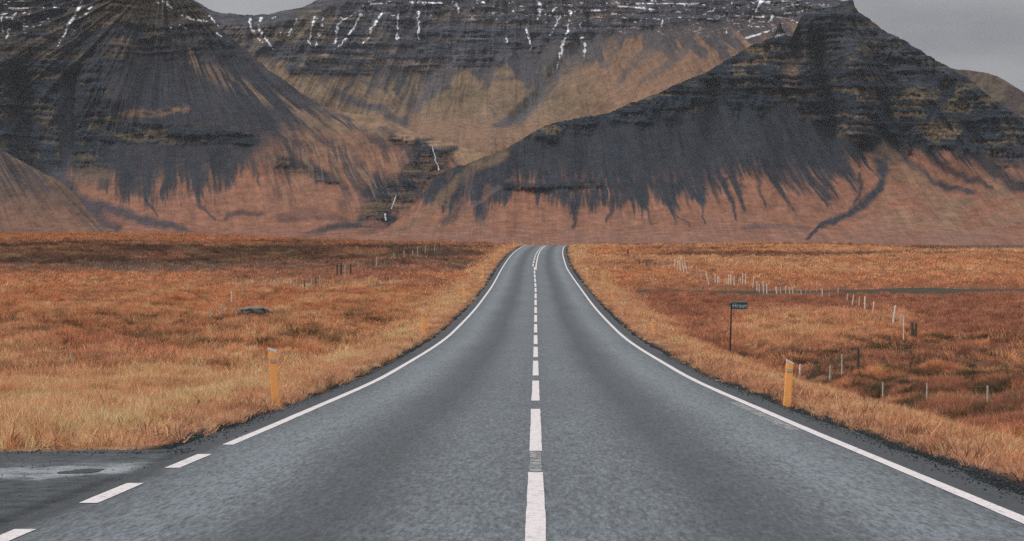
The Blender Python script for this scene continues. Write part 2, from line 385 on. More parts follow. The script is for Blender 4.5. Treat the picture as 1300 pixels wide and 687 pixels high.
# track that crosses the right field in the dip
xt = np.linspace(8.5, 110, 200); wt = np.linspace(-1, 1, 8)
Xt, Wt = np.meshgrid(xt, wt, indexing='ij'); Yt = 172-.03*Xt+2.5*np.sin(Xt*.05)+Wt*(7.0+2.0*(fbm(Xt*.1, Xt*0, 3, 15)-.5))
Zt = land(Xt, Yt, False)+CZ+.08+.12*(1-Wt**2)
trk = link('gravel_track', np_mesh('gravel_track', np.stack([Xt, Yt, Zt], -1).reshape(-1, 3), grid_quads(len(xt), len(wt))), plain('track_gravel', c8(84, 74, 56)*.55, .95, 1.2, .35, 0, .5))
tag(trk, 'grey green gravel track crossing the right hand field in the dip', 'track', kind='structure')

# ------------------------------------------------------------------ mountains
def stroke(px, py, pts, w0, w1, soft=.6):
    best = np.full(px.shape, 9e9); pts = np.array(pts, float); n = len(pts)-1
    for i in range(n):
        ax, ay = pts[i]; bx, by = pts[i+1]; dx, dy = bx-ax, by-ay
        t = np.clip(((px-ax)*dx+(py-ay)*dy)/(dx*dx+dy*dy), 0, 1)
        d_ = np.hypot(px-ax-t*dx, py-ay-t*dy)/(w0+(w1-w0)*(i+t)/n)
        best = np.minimum(best, d_)
    return 1-sm(best, 1-soft, 1+soft)
class Paint:
    def __init__(s, px, py, base): s.px = px; s.py = py; s.col = np.empty(px.shape+(3,)); s.col[:] = base
    def mix(s, m_, c):
        m_ = np.clip(m_, 0, 1)[..., None]; s.col = s.col*(1-m_)+c*m_
    def grain(s, seed, fan, cl):                   # runnels down the slopes, broken ground in the cliffs
        a_ = fbm(s.px*.16, s.py*.34, 5, seed, .65); b_ = ridged(s.px*.10, s.py*.09, 4, seed+3); c_ = fbm(s.px*.7, s.py*.9, 2, seed+7)
        d_ = fbm(fan*.22, s.py*.035, 5, seed+11, .62); e_ = ridged(fan*.09, s.py*.012, 4, seed+13); h_ = fbm(fan*.7, s.py*.10, 3, seed+17)
        rock = (.58+.84*a_)*(.80+.32*b_)*(.80+.40*c_); run = (.85+.30*d_)*(.86+.22*e_)*(.94+.12*h_)*(.84+.32*c_)
        s.col = s.col*(rock*cl+run*(1-cl))[..., None]*1.03

SCREE = c8(43, 47, 54); CLIFF = c8(33, 42, 50); ORG = c8(138, 96, 76); TAN = c8(140, 114, 90); BRN = c8(92, 76, 70); OLV = c8(104, 90, 66); SNOW = c8(232, 234, 240); GRY = c8(68, 68, 74); GRV = c8(100, 84, 80)

def massif(name, px0, px1, ncol, crest, dprof, zbase, nrow, offs, paint, mtl, label, jit=1.2, back=1.0):
    px = np.linspace(px0, px1, ncol); cr_ = crest(px)+(fbm(px*.12, px*0, 4, 201)-.5)*jit*3+(vn(px*.55, px*0, 207)-.5)*jit
    zc = np.full(ncol, 300.)
    for _ in range(12): zc = -(cr_-PY)/F*dprof(zc)
    zc = np.maximum(zc, zbase+2)
    t = np.linspace(0, 1, nrow); Z = zbase+(zc-zbase)[None, :]*t[:, None]; PXX = np.broadcast_to(px[None, :], Z.shape)
    D = dprof(Z); py = PY-Z/D*F
    o_, cliff = offs(PXX, py, Z)
    keep = 1-.6*sm(t, .93, 1)[:, None]; col = paint(PXX, py, Z, cliff); D1 = D+o_*keep; Z = Z*D1/D; D = D1
    nb = 14; s = np.linspace(0, 1, nb+1)[1:, None]
    Db = D[-1][None, :]+s*900*back; Zb = Z[-1][None, :]-(Z[-1][None, :]-zbase+20)*(.10*np.sin(s*3)+s**1.3*.9)
    D = np.concatenate([D, Db]); Z = np.concatenate([Z, Zb]); PXX = np.broadcast_to(px[None, :], Z.shape)
    col = np.concatenate([col, np.repeat(col[-1:], nb, 0)]); cliff = np.concatenate([cliff, np.repeat(cliff[-1:], nb, 0)])
    X = (PXX-PX)/F*D
    V = np.stack([X, D, Z+CZ], -1).reshape(-1, 3)
    o = link(name, np_mesh(name, V, grid_quads(len(Z), ncol), col=np.clip(col, .004, .9).reshape(-1, 3), extra={'cliff': cliff.ravel()}), mtl)
    tag(o, label, 'mountain', kind='structure'); return o

m, N, L, b = mat('mountain'); a = N.new('ShaderNodeAttribute'); a.attribute_name = 'col'; ac = N.new('ShaderNodeAttribute'); ac.attribute_name = 'cliff'
geo = N.new('ShaderNodeNewGeometry'); P = geo.outputs['Position']
st = noise(N, L, 1.0, 6, mapping(N, L, P, (.006, .006, .10)), .7, .3); fi = noise(N, L, .035, 8, P, .72); fi2 = noise(N, L, .012, 5, mapping(N, L, P, (1.6, .3, .5)), .6)
k1 = ramp(N, L, st, [(.34, .45), (.47, .9), (.62, 1.55)])
st2 = noise(N, L, 1.0, 4, mapping(N, L, P, (.012, .012, .33), (7, 3, 1)), .7)
k1 = mixc(N, L, 1., k1, ramp(N, L, st2, [(.36, .5), (.6, 1.45)]), 'MULTIPLY')
k1 = mixc(N, L, ac.outputs['Fac'], (1, 1, 1), k1)
k2 = ramp(N, L, fi, [(.3, .62), (.7, 1.42)]); k3 = ramp(N, L, fi2, [(.3, .86), (.7, 1.14)])
c_ = mixc(N, L, 1., a.outputs['Color'], k1, 'MULTIPLY'); c_ = mixc(N, L, 1., c_, k2, 'MULTIPLY'); c_ = mixc(N, L, 1., c_, k3, 'MULTIPLY')
L.new(c_, b.inputs['Base Color']); b.inputs['Roughness'].default_value = .95; b.inputs['Specular IOR Level'].default_value = .08
bump(N, L, b, math_(N, L, 'ADD', fi, math_(N, L, 'MULTIPLY', st, ac.outputs['Fac'])), .7, 9)
MOUNT = m

def streakB(px, py):
    lean = np.interp(px, [480, 650, 760, 860, 960, 1040, 1110, 1200, 1350], [-.25, -.02, .12, .28, .42, .62, .75, .72, .7])
    wv_ = (fbm(px*.02, py*.02, 3, 901)-.5)*12
    return px-lean*(py-200)+wv_
def streakA(px, py):
    wv_ = (fbm(px*.02, py*.02, 3, 905)-.5)*14
    th = np.arctan2(px-205, py+35)*330+wv_; low = px-.13*(px-190)/100*(py-200)+wv_
    k = sm(py+(fbm(px*.02, py*.02, 2, 903)-.5)*30, 160, 205); return th, low, k
def strata(Z, px, seed):
    zz = Z+(fbm(px*.010, px*0, 3, seed)-.5)*26+(fbm(px*.14, Z*.03, 3, seed+3)-.5)*9
    return vn(zz/9, px*.02, seed+1)*.5+vn(zz/24, px*.012, seed+2)*.35+fbm(px*.35, Z*.08, 2, seed+5)*.15

# --- right hand mountain
crB = hermite([430, 480, 501, 521, 542, 558, 592, 640, 680, 718, 760, 802, 870, 894, 928, 958, 980, 986, 990, 994, 1000, 1005, 1009, 1019, 1033, 1063, 1070, 1082, 1086, 1104, 1117, 1148, 1185, 1202, 1232, 1249, 1266, 1300, 1400, 1600],
              [306, 295, 283, 266, 240, 221, 208, 190, 166, 153, 146, 131, 103, 93, 72, 57, 47, 36, 28, 37, 44, 46, 38, 20, 12, 8, 2, 0, 10, 24, 35, 52, 74, 84, 103, 116, 130, 150, 205, 290])
dpB = hermite([-14, -8, 5, 25, 60, 139, 287, 420, 600, 700], [3300, 3800, 4080, 4230, 4380, 4580, 4850, 5020, 5200, 5290])
def offB(px, py, Z):
    fan = streakB(px, py)
    rib = -170*np.exp(-((px-1088-.10*(py-100))/17)**2)*sm(py, 38, 70)*(1-sm(py, 165, 195))+130*np.exp(-((px-1046-.16*(py-100))/13)**2)*sm(py, 25, 60)*(1-sm(py, 160, 200))
    rib = rib+150*np.exp(-((px-1009)/9)**2)*(1-sm(py, 60, 100))
    rib = rib-120*np.exp(-((px-1180-.5*(py-150))/30)**2)*sm(py, 90, 120)*(1-sm(py, 190, 240))
    rib = rib-90*np.exp(-((px-960)/40)**2)*sm(py, 60, 100)*(1-sm(py, 190, 240))+60*np.exp(-((px-905)/14)**2)*sm(py, 95, 120)*(1-sm(py, 170, 200))
    scree_top = np.interp(px, [600, 700, 800, 900, 1000, 1060, 1100, 1150, 1250, 1300], [180, 172, 158, 140, 135, 165, 185, 185, 200, 210])
    cl = sm(scree_top+(fbm(px*.06, py*.02, 3, 211)-.5)*40-py, -6, 10)
    low = stroke(px, py, [(640, 235), (700, 238), (760, 234)], 5, 4, 1)*.9
    cl = np.maximum(cl, low)
    g = (ridged(fan*.035, py*.006, 4, 213)-.5)
    g2 = (ridged(fan*.11+3, py*.012, 3, 215)-.5)
    am = 26+62*cl; lowf = sm(py, 306, 270)
    o = -g*am*lowf-g2*(1+24*cl)*lowf+rib
    o = o-(ridged(px*.045, py*.05, 4, 227)-.5)*46*(.12+1.1*cl)*lowf-(ridged(fan*.04, py*.01, 3, 228)-.5)*24*(1-cl)*lowf
    o = o+(strata(Z, px, 220)-.5)*64*cl+(fbm(px*.25, py*.25, 3, 226)-.5)*22*cl
    return o, cl
def paintB(px, py, Z, cl):
    fan = streakB(px, py)
    s1 = fbm(fan*.05, py*.006, 4, 231); s2 = fbm(fan*.10, py*.02, 4, 233); s3 = fbm(fan*.32, py*.045, 3, 235); n = fbm(px*.03, py*.05, 4, 237)
    p = Paint(px, py, SCREE*.95)
    p.mix(sm(s2, .45, .7)*.25, c8(62, 62, 66)); p.mix(sm(s3, .5, .75)*.18, c8(40, 43, 49))
    yb = np.interp(px, [480, 540, 600, 650, 700, 760, 830, 900, 960, 1000, 1050, 1095, 1110], [240, 248, 262, 250, 258, 262, 258, 248, 226, 236, 246, 212, 200])
    s4 = ridged(fan*.045, py*.006, 3, 239); s5 = fbm(fan*.9, py*.05, 3, 244); yb = yb-26*(.5-s2)*2-(s3-.5)*26-(s1-.5)*24+26*(sm(s4, .60, .95)-.25)+(s5-.5)*14+(fbm(px*.3, py*.3, 3, 240)-.5)*8
    h5 = fbm(fan*.45, py*.05, 4, 245); p.mix(sm(py-yb+60*(h5-.5), -26, 8)*.6, c8(84, 68, 62)); p.mix(sm(py-yb+24*(h5-.5), -9, 11), ORG*.92)
    rt = sm(px+.0*py, 1112, 1122)
    rb = 186+.28*(px-1110)+(s1-.5)*30+(s2-.5)*50
    p.mix(rt*sm(py, rb-8, rb+14)*.9, ORG*.92); p.mix(rt*sm(py, 200, 240)*sm(n, .4, .6)*.6, TAN*.8)
    # lower apron
    p.mix(sm(py, 262, 292)*.55*sm(n, .35, .6), c8(138, 102, 84)); p.mix(sm(py, 292, 300)*.5, c8(134, 98, 84))
    for pts, w0, w1, c, k in (
        ([(1092, 172), (1112, 192), (1122, 214), (1118, 236), (1098, 258), (1076, 272), (1054, 282), (1036, 292), (1022, 304)], 8.5, 1.6, CLIFF*1.25, .95),
        ([(1136, 170), (1146, 200), (1172, 222), (1204, 238), (1240, 246)], 6, 3, CLIFF*1.3, .85),
        ([(1160, 160), (1190, 205), (1226, 226), (1260, 236)], 8, 3, SCREE*.8, .8),
        ([(1182, 150), (1230, 190), (1290, 235), (1330, 255)], 14, 6, SCREE*.75, .9),
        ([(1220, 150), (1280, 195), (1330, 230)], 14, 8, SCREE*.75, .8),
        ([(945, 290), (980, 287), (1025, 290)], 4, 3, c8(88, 74, 70), .7),
        ([(885, 240), (892, 262), (893, 282)], 3, 1.5, CLIFF*1.3, .8),
        ([(920, 232), (928, 255), (932, 278)], 4, 2, CLIFF*1.3, .9),
        ([(960, 222), (968, 248), (972, 262)], 3, 1.5, SCREE, .8),
        ([(1092, 220), (1096, 240), (1088, 258)], 3, 1.5, SCREE, .8),
        ([(845, 252), (860, 272), (876, 288)], 3, 1, CLIFF*1.3, .8),
        ([(815, 250), (822, 268), (825, 284)], 3, 1, CLIFF*1.3, .8),
        ([(735, 250), (733, 270), (728, 290)], 5, 2, SCREE, .8),
        ([(780, 250), (775, 268), (770, 280)], 5, 2, SCREE, .8),
        ([(610, 245), (606, 262), (604, 276)], 4, 1, CLIFF*1.3, .6),
        ([(650, 225), (620, 248), (590, 268), (555, 290)], 3, 1.5, GRV, .7),
        ([(640, 195), (600, 212), (570, 240), (545, 270), (510, 292)], 7, 4, TAN*.62, .8),
        ([(592, 222), (596, 240), (588, 258), (560, 282)], 7, 3, c8(72, 66, 66), .7),
        ([(1112, 196), (1120, 190), (1150, 215), (1180, 245), (1210, 275)], 5, 14, TAN*.75, .55),
        ([(700, 160), (660, 176), (620, 196)], 6, 5, OLV*.5, .7)):
        wx = px+(fbm(px*.07, py*.07, 3, 241)-.5)*12; wy = py+(fbm(px*.07+4, py*.07, 3, 243)-.5)*10
        p.mix(stroke(wx, wy, pts, w0, w1, .7)*k, c)
    # streaks of rust and tan running through the scree
    p.mix((1-cl)*sm(s3, .60, .72)*sm(py, 195, 240)*.35, ORG*.7)
    # cliffs
    S_ = strata(Z, px, 220)
    p.mix(cl*.92*(.75+.25*sm(n, .3, .6)), CLIFF*.92); p.mix(cl*sm(S_, .50, .62)*sm(fbm(px*.05, py*.05, 4, 251), .36, .56)*.85, OLV*.72)
    p.mix(cl*sm(px, 990, 1010)*(1-sm(py, 90, 130))*.5, c8(50, 52, 60))
    p.mix(cl*sm(S_, .50, .62)*np.maximum(blob(px, py, 985, 80, 45, 24), blob(px, py, 1085, 130, 26, 46))*.8, c8(112, 92, 74)*.75)
    p.mix(blob(px, py, 1200, 165, 34, 12)*sm(n, .42, .55)*.6, TAN*.7)
    p.mix(blob(px, py, 1004, 95, 10, 16)*.5, TAN*.7)
    p.grain(501, fan, cl)
    sn = stroke(px, py, [(985, 46), (1000, 42)], 1.2, .8); p.mix(sn*sm(fbm(px*.6, py*.6, 2, 5), .4, .5), SNOW*.7)
    return p.col
massif('mountain', 430, 1600, 1500, crB, dpB, -14, 400, offB, paintB, MOUNT, 'dark pointed mountain on the right with layered cliffs above smooth grey scree')

# --- hill far behind on the right
crE = hermite([1100, 1195, 1215, 1250, 1265, 1282, 1300, 1350, 1600], [80, 85, 88, 92, 97, 106, 117, 150, 260])
dpE = hermite([-14, 300, 600, 900], [6200, 6700, 7200, 7600])
def paintE(px, py, Z, cl):
    p = Paint(px, py, BRN*.55); n = fbm(px*.06, py*.08, 4, 261); p.mix(sm(n, .45, .62), c8(112, 98, 80)*.55); p.mix(sm(py, 92, 84)*.5, c8(70, 66, 66)); return p.col
massif('mountain', 1100, 1600, 420, crE, dpE, -14, 160, lambda px, py, Z: ((fbm(px*.05, py*.05, 4, 263)-.5)*80, 0*px+.15), paintE, MOUNT, 'rounded brown shoulder far behind the pointed mountain on the right', .5)

# --- left hand mountain
crA = hermite([-300, -100, 0, 200, 230, 244, 258, 272, 290, 315, 338, 372, 406, 440, 464, 498, 525, 541, 560, 580, 600, 620, 660],
              [-90, -70, -50, -18, -8, 0, 12, 26, 46, 66, 86, 110, 131, 143, 147, 156, 168, 175, 180, 184, 190, 198, 214])
dpA = hermite([-14, -8, 8, 30, 80, 180, 300, 480, 700, 900], [3500, 3950, 4200, 4330, 4480, 4720, 4960, 5200, 5420, 5600])
def offA(px, py, Z):
    th_, lw_, k_ = streakA(px, py)
    off = 170*np.exp(-((px-30-.10*(py-150))/20)**2)*sm(py, 55, 120)*(1-sm(py, 225, 260))       # gully on the far left
    off = off+120*np.exp(-((px-92+.02*py)/12)**2)*sm(py, 70, 110)*(1-sm(py, 180, 230))
    off = off-110*np.exp(-((px-150)/26)**2)*(1-sm(py, 120, 165))
    off = off-70*stroke(px, py, [(200, 150), (290, 168), (345, 200)], 40, 18, 1)
    cl = stroke(px, py, [(105, 172), (160, 168), (220, 172), (290, 170), (318, 178)], 13, 8, .5)
    cl = np.maximum(cl, sm(px, 150, 120)*sm(py, 50, 80)*(1-sm(py, 205, 225))*.85*(1-blob(px, py, 84, 160, 9, 70)))
    cl = np.maximum(cl, (1-sm(py+.12*(px-150), 60, 105))*.7)
    cl = np.maximum(cl, stroke(px, py, [(548, 186), (540, 215), (500, 250), (470, 280)], 26, 16, .8)*.8); cl = np.maximum(cl, stroke(px, py, [(500, 178), (540, 180), (570, 190)], 7, 7)*.8)
    cl = np.maximum(cl, stroke(px, py, [(358, 208), (385, 215), (425, 230)], 9, 6)*.5)
    bl = lambda f: f(th_)*(1-k_)+f(lw_)*k_
    g = bl(lambda q: ridged(q*.03, py*.005, 4, 273))-.5; g2 = bl(lambda q: ridged(q*.10+3, py*.012, 3, 275))-.5; lowf = sm(py, 304, 270)
    o = off-g*(28+50*cl)*lowf-g2*(1+22*cl)*lowf+(strata(Z, px, 280)-.5)*62*cl+(fbm(px*.25, py*.25, 3, 286)-.5)*20*cl-(ridged(px*.045, py*.05, 4, 287)-.5)*46*(.12+1.1*cl)*lowf-(bl(lambda q: ridged(q*.04, py*.01, 3, 288))-.5)*22*(1-cl)*lowf
    return o, cl
def paintA(px, py, Z, cl):
    th_, lw_, k_ = streakA(px, py); bl = lambda f: f(th_)*(1-k_)+f(lw_)*k_
    s1 = bl(lambda q: fbm(q*.05, py*.006, 4, 291)); s2 = bl(lambda q: fbm(q*.10, py*.018, 4, 293)); s3 = bl(lambda q: fbm(q*.32, py*.04, 3, 295)); n = fbm(px*.03, py*.05, 4, 297)
    p = Paint(px, py, c8(49, 50, 56))
    p.mix(sm(s2, .48, .66)*.4, c8(68, 63, 63)); p.mix(sm(s3, .5, .68)*.25, c8(42, 45, 51))
    p.mix((1-sm(py+.2*(px-170), 40, 90))*sm(n, .40, .58)*.6, c8(98, 82, 66)*.8)      # brown tops
    # right flank turns tan then orange
    fl = sm(px-1.0*(170-py)+(s2-.5)*60, 330, 420)*sm(py, 95, 135)
    p.mix(fl*.85*sm(s3, .32, .55), TAN*.78)
    crl = crA(px)
    p.mix(stroke(px, py, [(240, 75), (300, 108), (380, 140), (470, 163), (540, 176)], 8, 8, 1)*sm(s2, .42, .6)*.75, TAN*.95)
    p.mix(sm(px+(n-.5)*80, 318, 372)*sm(py, 160, 182)*.85, ORG*.85)
    yb = np.interp(px, [60, 100, 140, 180, 220, 270, 320, 350, 380], [215, 225, 236, 250, 245, 244, 222, 212, 190])-(s2-.5)*50-(s3-.5)*24
    yb = yb+(fbm(px*.3, py*.2, 3, 299)-.5)*8+(bl(lambda q: fbm(q*.9, py*.05, 3, 300))-.5)*14; h5 = bl(lambda q: fbm(q*.45, py*.05, 4, 305)); p.mix(sm(py-yb+60*(h5-.5), -26, 8)*sm(px, 70, 100)*.6, c8(84, 68, 62)); p.mix(sm(py-yb+34*(h5-.5), -10, 14)*sm(px, 70, 100), ORG*.95)
    p.mix(stroke(px, py, [(95, 232), (130, 222), (110, 205)], 12, 8, 1)*.5, TAN*.75)
    p.mix(stroke(px, py+(n-.5)*14, [(140, 150), (170, 145), (236, 137)], 5, 4, 1)*.75*sm(fbm(px*.08, py*.2, 3, 907), .3, .55), c8(128, 100, 74)*.85)
    p.mix(stroke(px, py, [(150, 10), (152, 50)], 22, 10, 1)*.5*sm(n, .4, .6), c8(116, 96, 70)*.8)
    wx = px+(fbm(px*.06, py*.06, 3, 301)-.5)*14; wy = py+(fbm(px*.06+4, py*.06, 3, 303)-.5)*10
    for pts, w0, w1, c, k in (
        ([(70, 225), (100, 252), (150, 270), (200, 284), (250, 298)], 10, 4, c8(66, 62, 68), .9),
        ([(110, 262), (128, 276), (146, 292)], 8, 5, c8(60, 58, 64), .8),
        ([(180, 240), (188, 258), (198, 274)], 3, 1.5, CLIFF*1.2, .8),
        ([(250, 235), (255, 258), (275, 280)], 3, 1.5, CLIFF*1.3, .7),
        ([(290, 275), (310, 268), (330, 271)], 4, 3, c8(70, 58, 54), .8),
        ([(360, 276), (390, 272), (430, 276)], 7, 6, c8(88, 66, 60), .8),
        ([(390, 300), (420, 290), (450, 284), (470, 268)], 4, 6, CLIFF*1.1, .85),
        ([(368, 205), (388, 214), (425, 230)], 8, 4, c8(52, 50, 54), .85),
        ([(330, 150), (370, 190), (410, 225)], 8, 6, SCREE, .5),
        ([(440, 200), (460, 230), (478, 268)], 10, 8, c8(58, 54, 56), .7),
        ([(480, 232), (500, 245), (520, 238)], 14, 14, CLIFF*.8, .95),
        ([(470, 250), (490, 268), (498, 288)], 12, 8, CLIFF*.85, .9),
        ([(530, 186), (548, 196), (556, 214)], 15, 14, CLIFF*.85, .9),
        ([(530, 200), (520, 225), (500, 255)], 13, 12, CLIFF*1.0, .7),
        ([(430, 235), (448, 262)], 8, 10, ORG*.9, .6),
        ([(84, 80), (84, 150), (76, 215)], 9, 12, c8(60, 61, 70), .9),
        ([(320, 80), (360, 118), (420, 145), (500, 168)], 3, 6, c8(66, 64, 70), .6)):
        p.mix(stroke(wx, wy, pts, w0, w1, .7)*k, c)
    p.mix(sm(px, 325, 370)*sm(py, 166, 180)*(1-sm(py, 250, 275))*sm(s2, .50, .58)*.75, c8(62, 58, 58)); p.mix(sm(px, 325, 370)*sm(py, 160, 180)*(1-sm(py, 250, 275))*sm(s3, .55, .62)*.6, TAN*.85)
    p.mix(sm(py, 288, 300)*.7, c8(128, 92, 76)); p.mix(sm(px, 300, 340)*sm(py, 240, 262)*(1-sm(py, 268, 280))*sm(n, .35, .5)*.5, ORG)
    S_ = strata(Z, px, 280)
    clp = sm(py, 60, 90)
    p.mix(cl*(.35+.6*clp)*(.75+.25*sm(n, .3, .6)), CLIFF*.85); p.mix(cl*sm(S_, .50, .62)*sm(fbm(px*.05, py*.05, 4, 311), .36, .56)*.8, OLV*.72)
    p.mix(sm(px, 440, 470)*cl*sm(s2, .55, .65)*.4, ORG*.7)
    p.mix(sm(px, 400, 450)*sm(crl+11+14*sm(px, 545, 600)-py+(n-.5)*34, -3, 5)*.9, TAN*.98)
    for q_, w_ in (([(538, 176), (556, 177)], 2.5), ([(528, 188), (560, 192), (580, 188)], 4), ([(590, 176), (606, 175)], 2.5)): p.mix(stroke(px, py+(n-.5)*8, q_, w_, w_*.7, .8)*.9, CLIFF)
    p.grain(511, bl(lambda q: q), cl)
    tx = px+(fbm(px*.3, py*.3, 3, 313)-.5)*5
    for pts, w0, w1 in (([(106, -3), (98, 14), (86, 34), (80, 48), (72, 58)], 3.2, 1), ([(116, 8), (106, 20)], 1.5, 1), ([(194, -4), (201, 4)], 1.6, 1), ([(206, 0), (214, 7), (222, 14)], 2.2, 1),
                        ([(232, 19), (244, 25), (262, 27)], 1.6, 1.6), ([(267, 20), (276, 30), (292, 42)], 2.6, 1.3), ([(12, 11), (36, 10)], 1.6, 1), ([(2, 20), (4, 40)], 1.4, 1), ([(14, 24), (20, 16)], 1.4, 1), ([(0, 1), (14, 2)], 2, 1), ([(9, 48), (12, 36)], 1.2, 1), ([(28, 33), (36, 34)], 1.4, 1), ([(12, 2), (44, 1)], 1, 1),
                        ([(285, 24), (300, 40)], 1.8, 1.2), ([(305, 45), (323, 53)], 1.6, 1), ([(275, 42), (282, 47)], 1.3, 1), ([(216, 35), (224, 36)], 1.2, 1), ([(228, 32), (238, 36)], 1.2, 1)):
        p.mix(stroke(tx, py, pts, w0*.62+.15, w1*.5+.15, .8)*sm(fbm(px*.35, py*.3, 3, 317), .34, .45), SNOW*.95)
    p.mix(sm(fbm(px*.16, py*.5, 3, 319), .745, .77)*(1-sm(py, 20, 55))*sm(px, 130, 60), SNOW*.9)
    return p.col
massif('mountain', -300, 660, 1250, crA, dpA, -14, 460, offA, paintA, MOUNT, 'broad grey mountain on the left with a dark cliff band over orange slopes')

# --- fan of debris in front of the left hand mountain
crF = hermite([-300, -100, 0, 44, 81, 101, 118, 135, 160, 200], [60, 140, 190, 214, 234, 253, 276, 288, 298, 307])
dpF = hermite([-14, 0, 40, 110, 200, 400], [3400, 3650, 3850, 4010, 4150, 4400])
def paintF(px, py, Z, cl):
    fan = (px+90)/(py-60)*200
    s2 = fbm(fan*.10, py*.008, 4, 331); s3 = fbm(fan*.35, py*.02, 3, 333); p = Paint(px, py, c8(98, 80, 70)*.9)
    p.mix(sm(s2, .5, .62)*(1-sm(py, 235, 270))*.7, c8(70, 66, 72)); p.mix(sm(s3, .5, .7)*.5, TAN*.72); p.mix(sm(py, 225, 285)*sm(s2, .3, .5)*.65, c8(128, 92, 74)*.95); p.grain(531, fan, cl); return p.col
massif('mountain', -300, 200, 560, crF, dpF, -14, 190, lambda px, py, Z: (-(ridged((px+90)/(py-40)*30, py*.01, 3, 335)-.5)*26*sm(py, 305, 270), 0*px+.1), paintF, MOUNT, 'brown debris fan sloping down in front of the left mountain', .8)

# --- bowl behind, between the two mountains
crC = hermite([100, 200, 244, 271, 290, 305, 320, 338, 360, 385, 400, 420, 500, 700, 1000, 1075, 1090, 1200],
              [-30, -18, -1, 14, 17, 18.5, 19, 18, 14, 8, 2, -6, -18, -22, -14, 4, 60, 150])
dpC = hermite([-14, 130, 280, 330, 380, 480, 620, 800, 1100], [4800, 5350, 5600, 5900, 6120, 6330, 6560, 6800, 7100])
def offC(px, py, Z):
    o = (-620*sm(px, 620, 1000)-380*sm(px, 560, 330))*sm(py, 190, 120)
    gul = 60*stroke(px, py, [(640, 40), (665, 78), (684, 100), (686, 120), (672, 138), (655, 150)], 14, 7, 1)+50*stroke(px, py, [(745, 45), (715, 85), (695, 108)], 10, 7, 1)
    fan = (px-640)/(py+330-.0*px)*420
    g = ridged(fan*.03, py*.006, 4, 343)-.5; g2 = ridged(fan*.12+3, py*.03, 4, 345)-.5
    yt = np.interp(px, [300, 400, 500, 600, 640, 700, 780, 900, 1000], [60, 86, 90, 92, 80, 60, 45, 30, 20])+(fbm(px*.04, py*0, 3, 347)-.5)*18
    cl = sm(yt-py, -4, 8)*.9
    cl = np.maximum(cl, stroke(px, py, [(370, 88), (430, 90), (470, 92)], 5, 3)*.8)
    o = o+gul-g*(44+66*cl)-g2*(10+20*cl)+(strata(Z, px, 350)-.5)*50*cl-(ridged(px*.05, py*.06, 4, 351)-.5)*60*(.25+cl)-(ridged(fan*.05, py*.012, 4, 352)-.5)*50*(1-cl)
    return o, cl
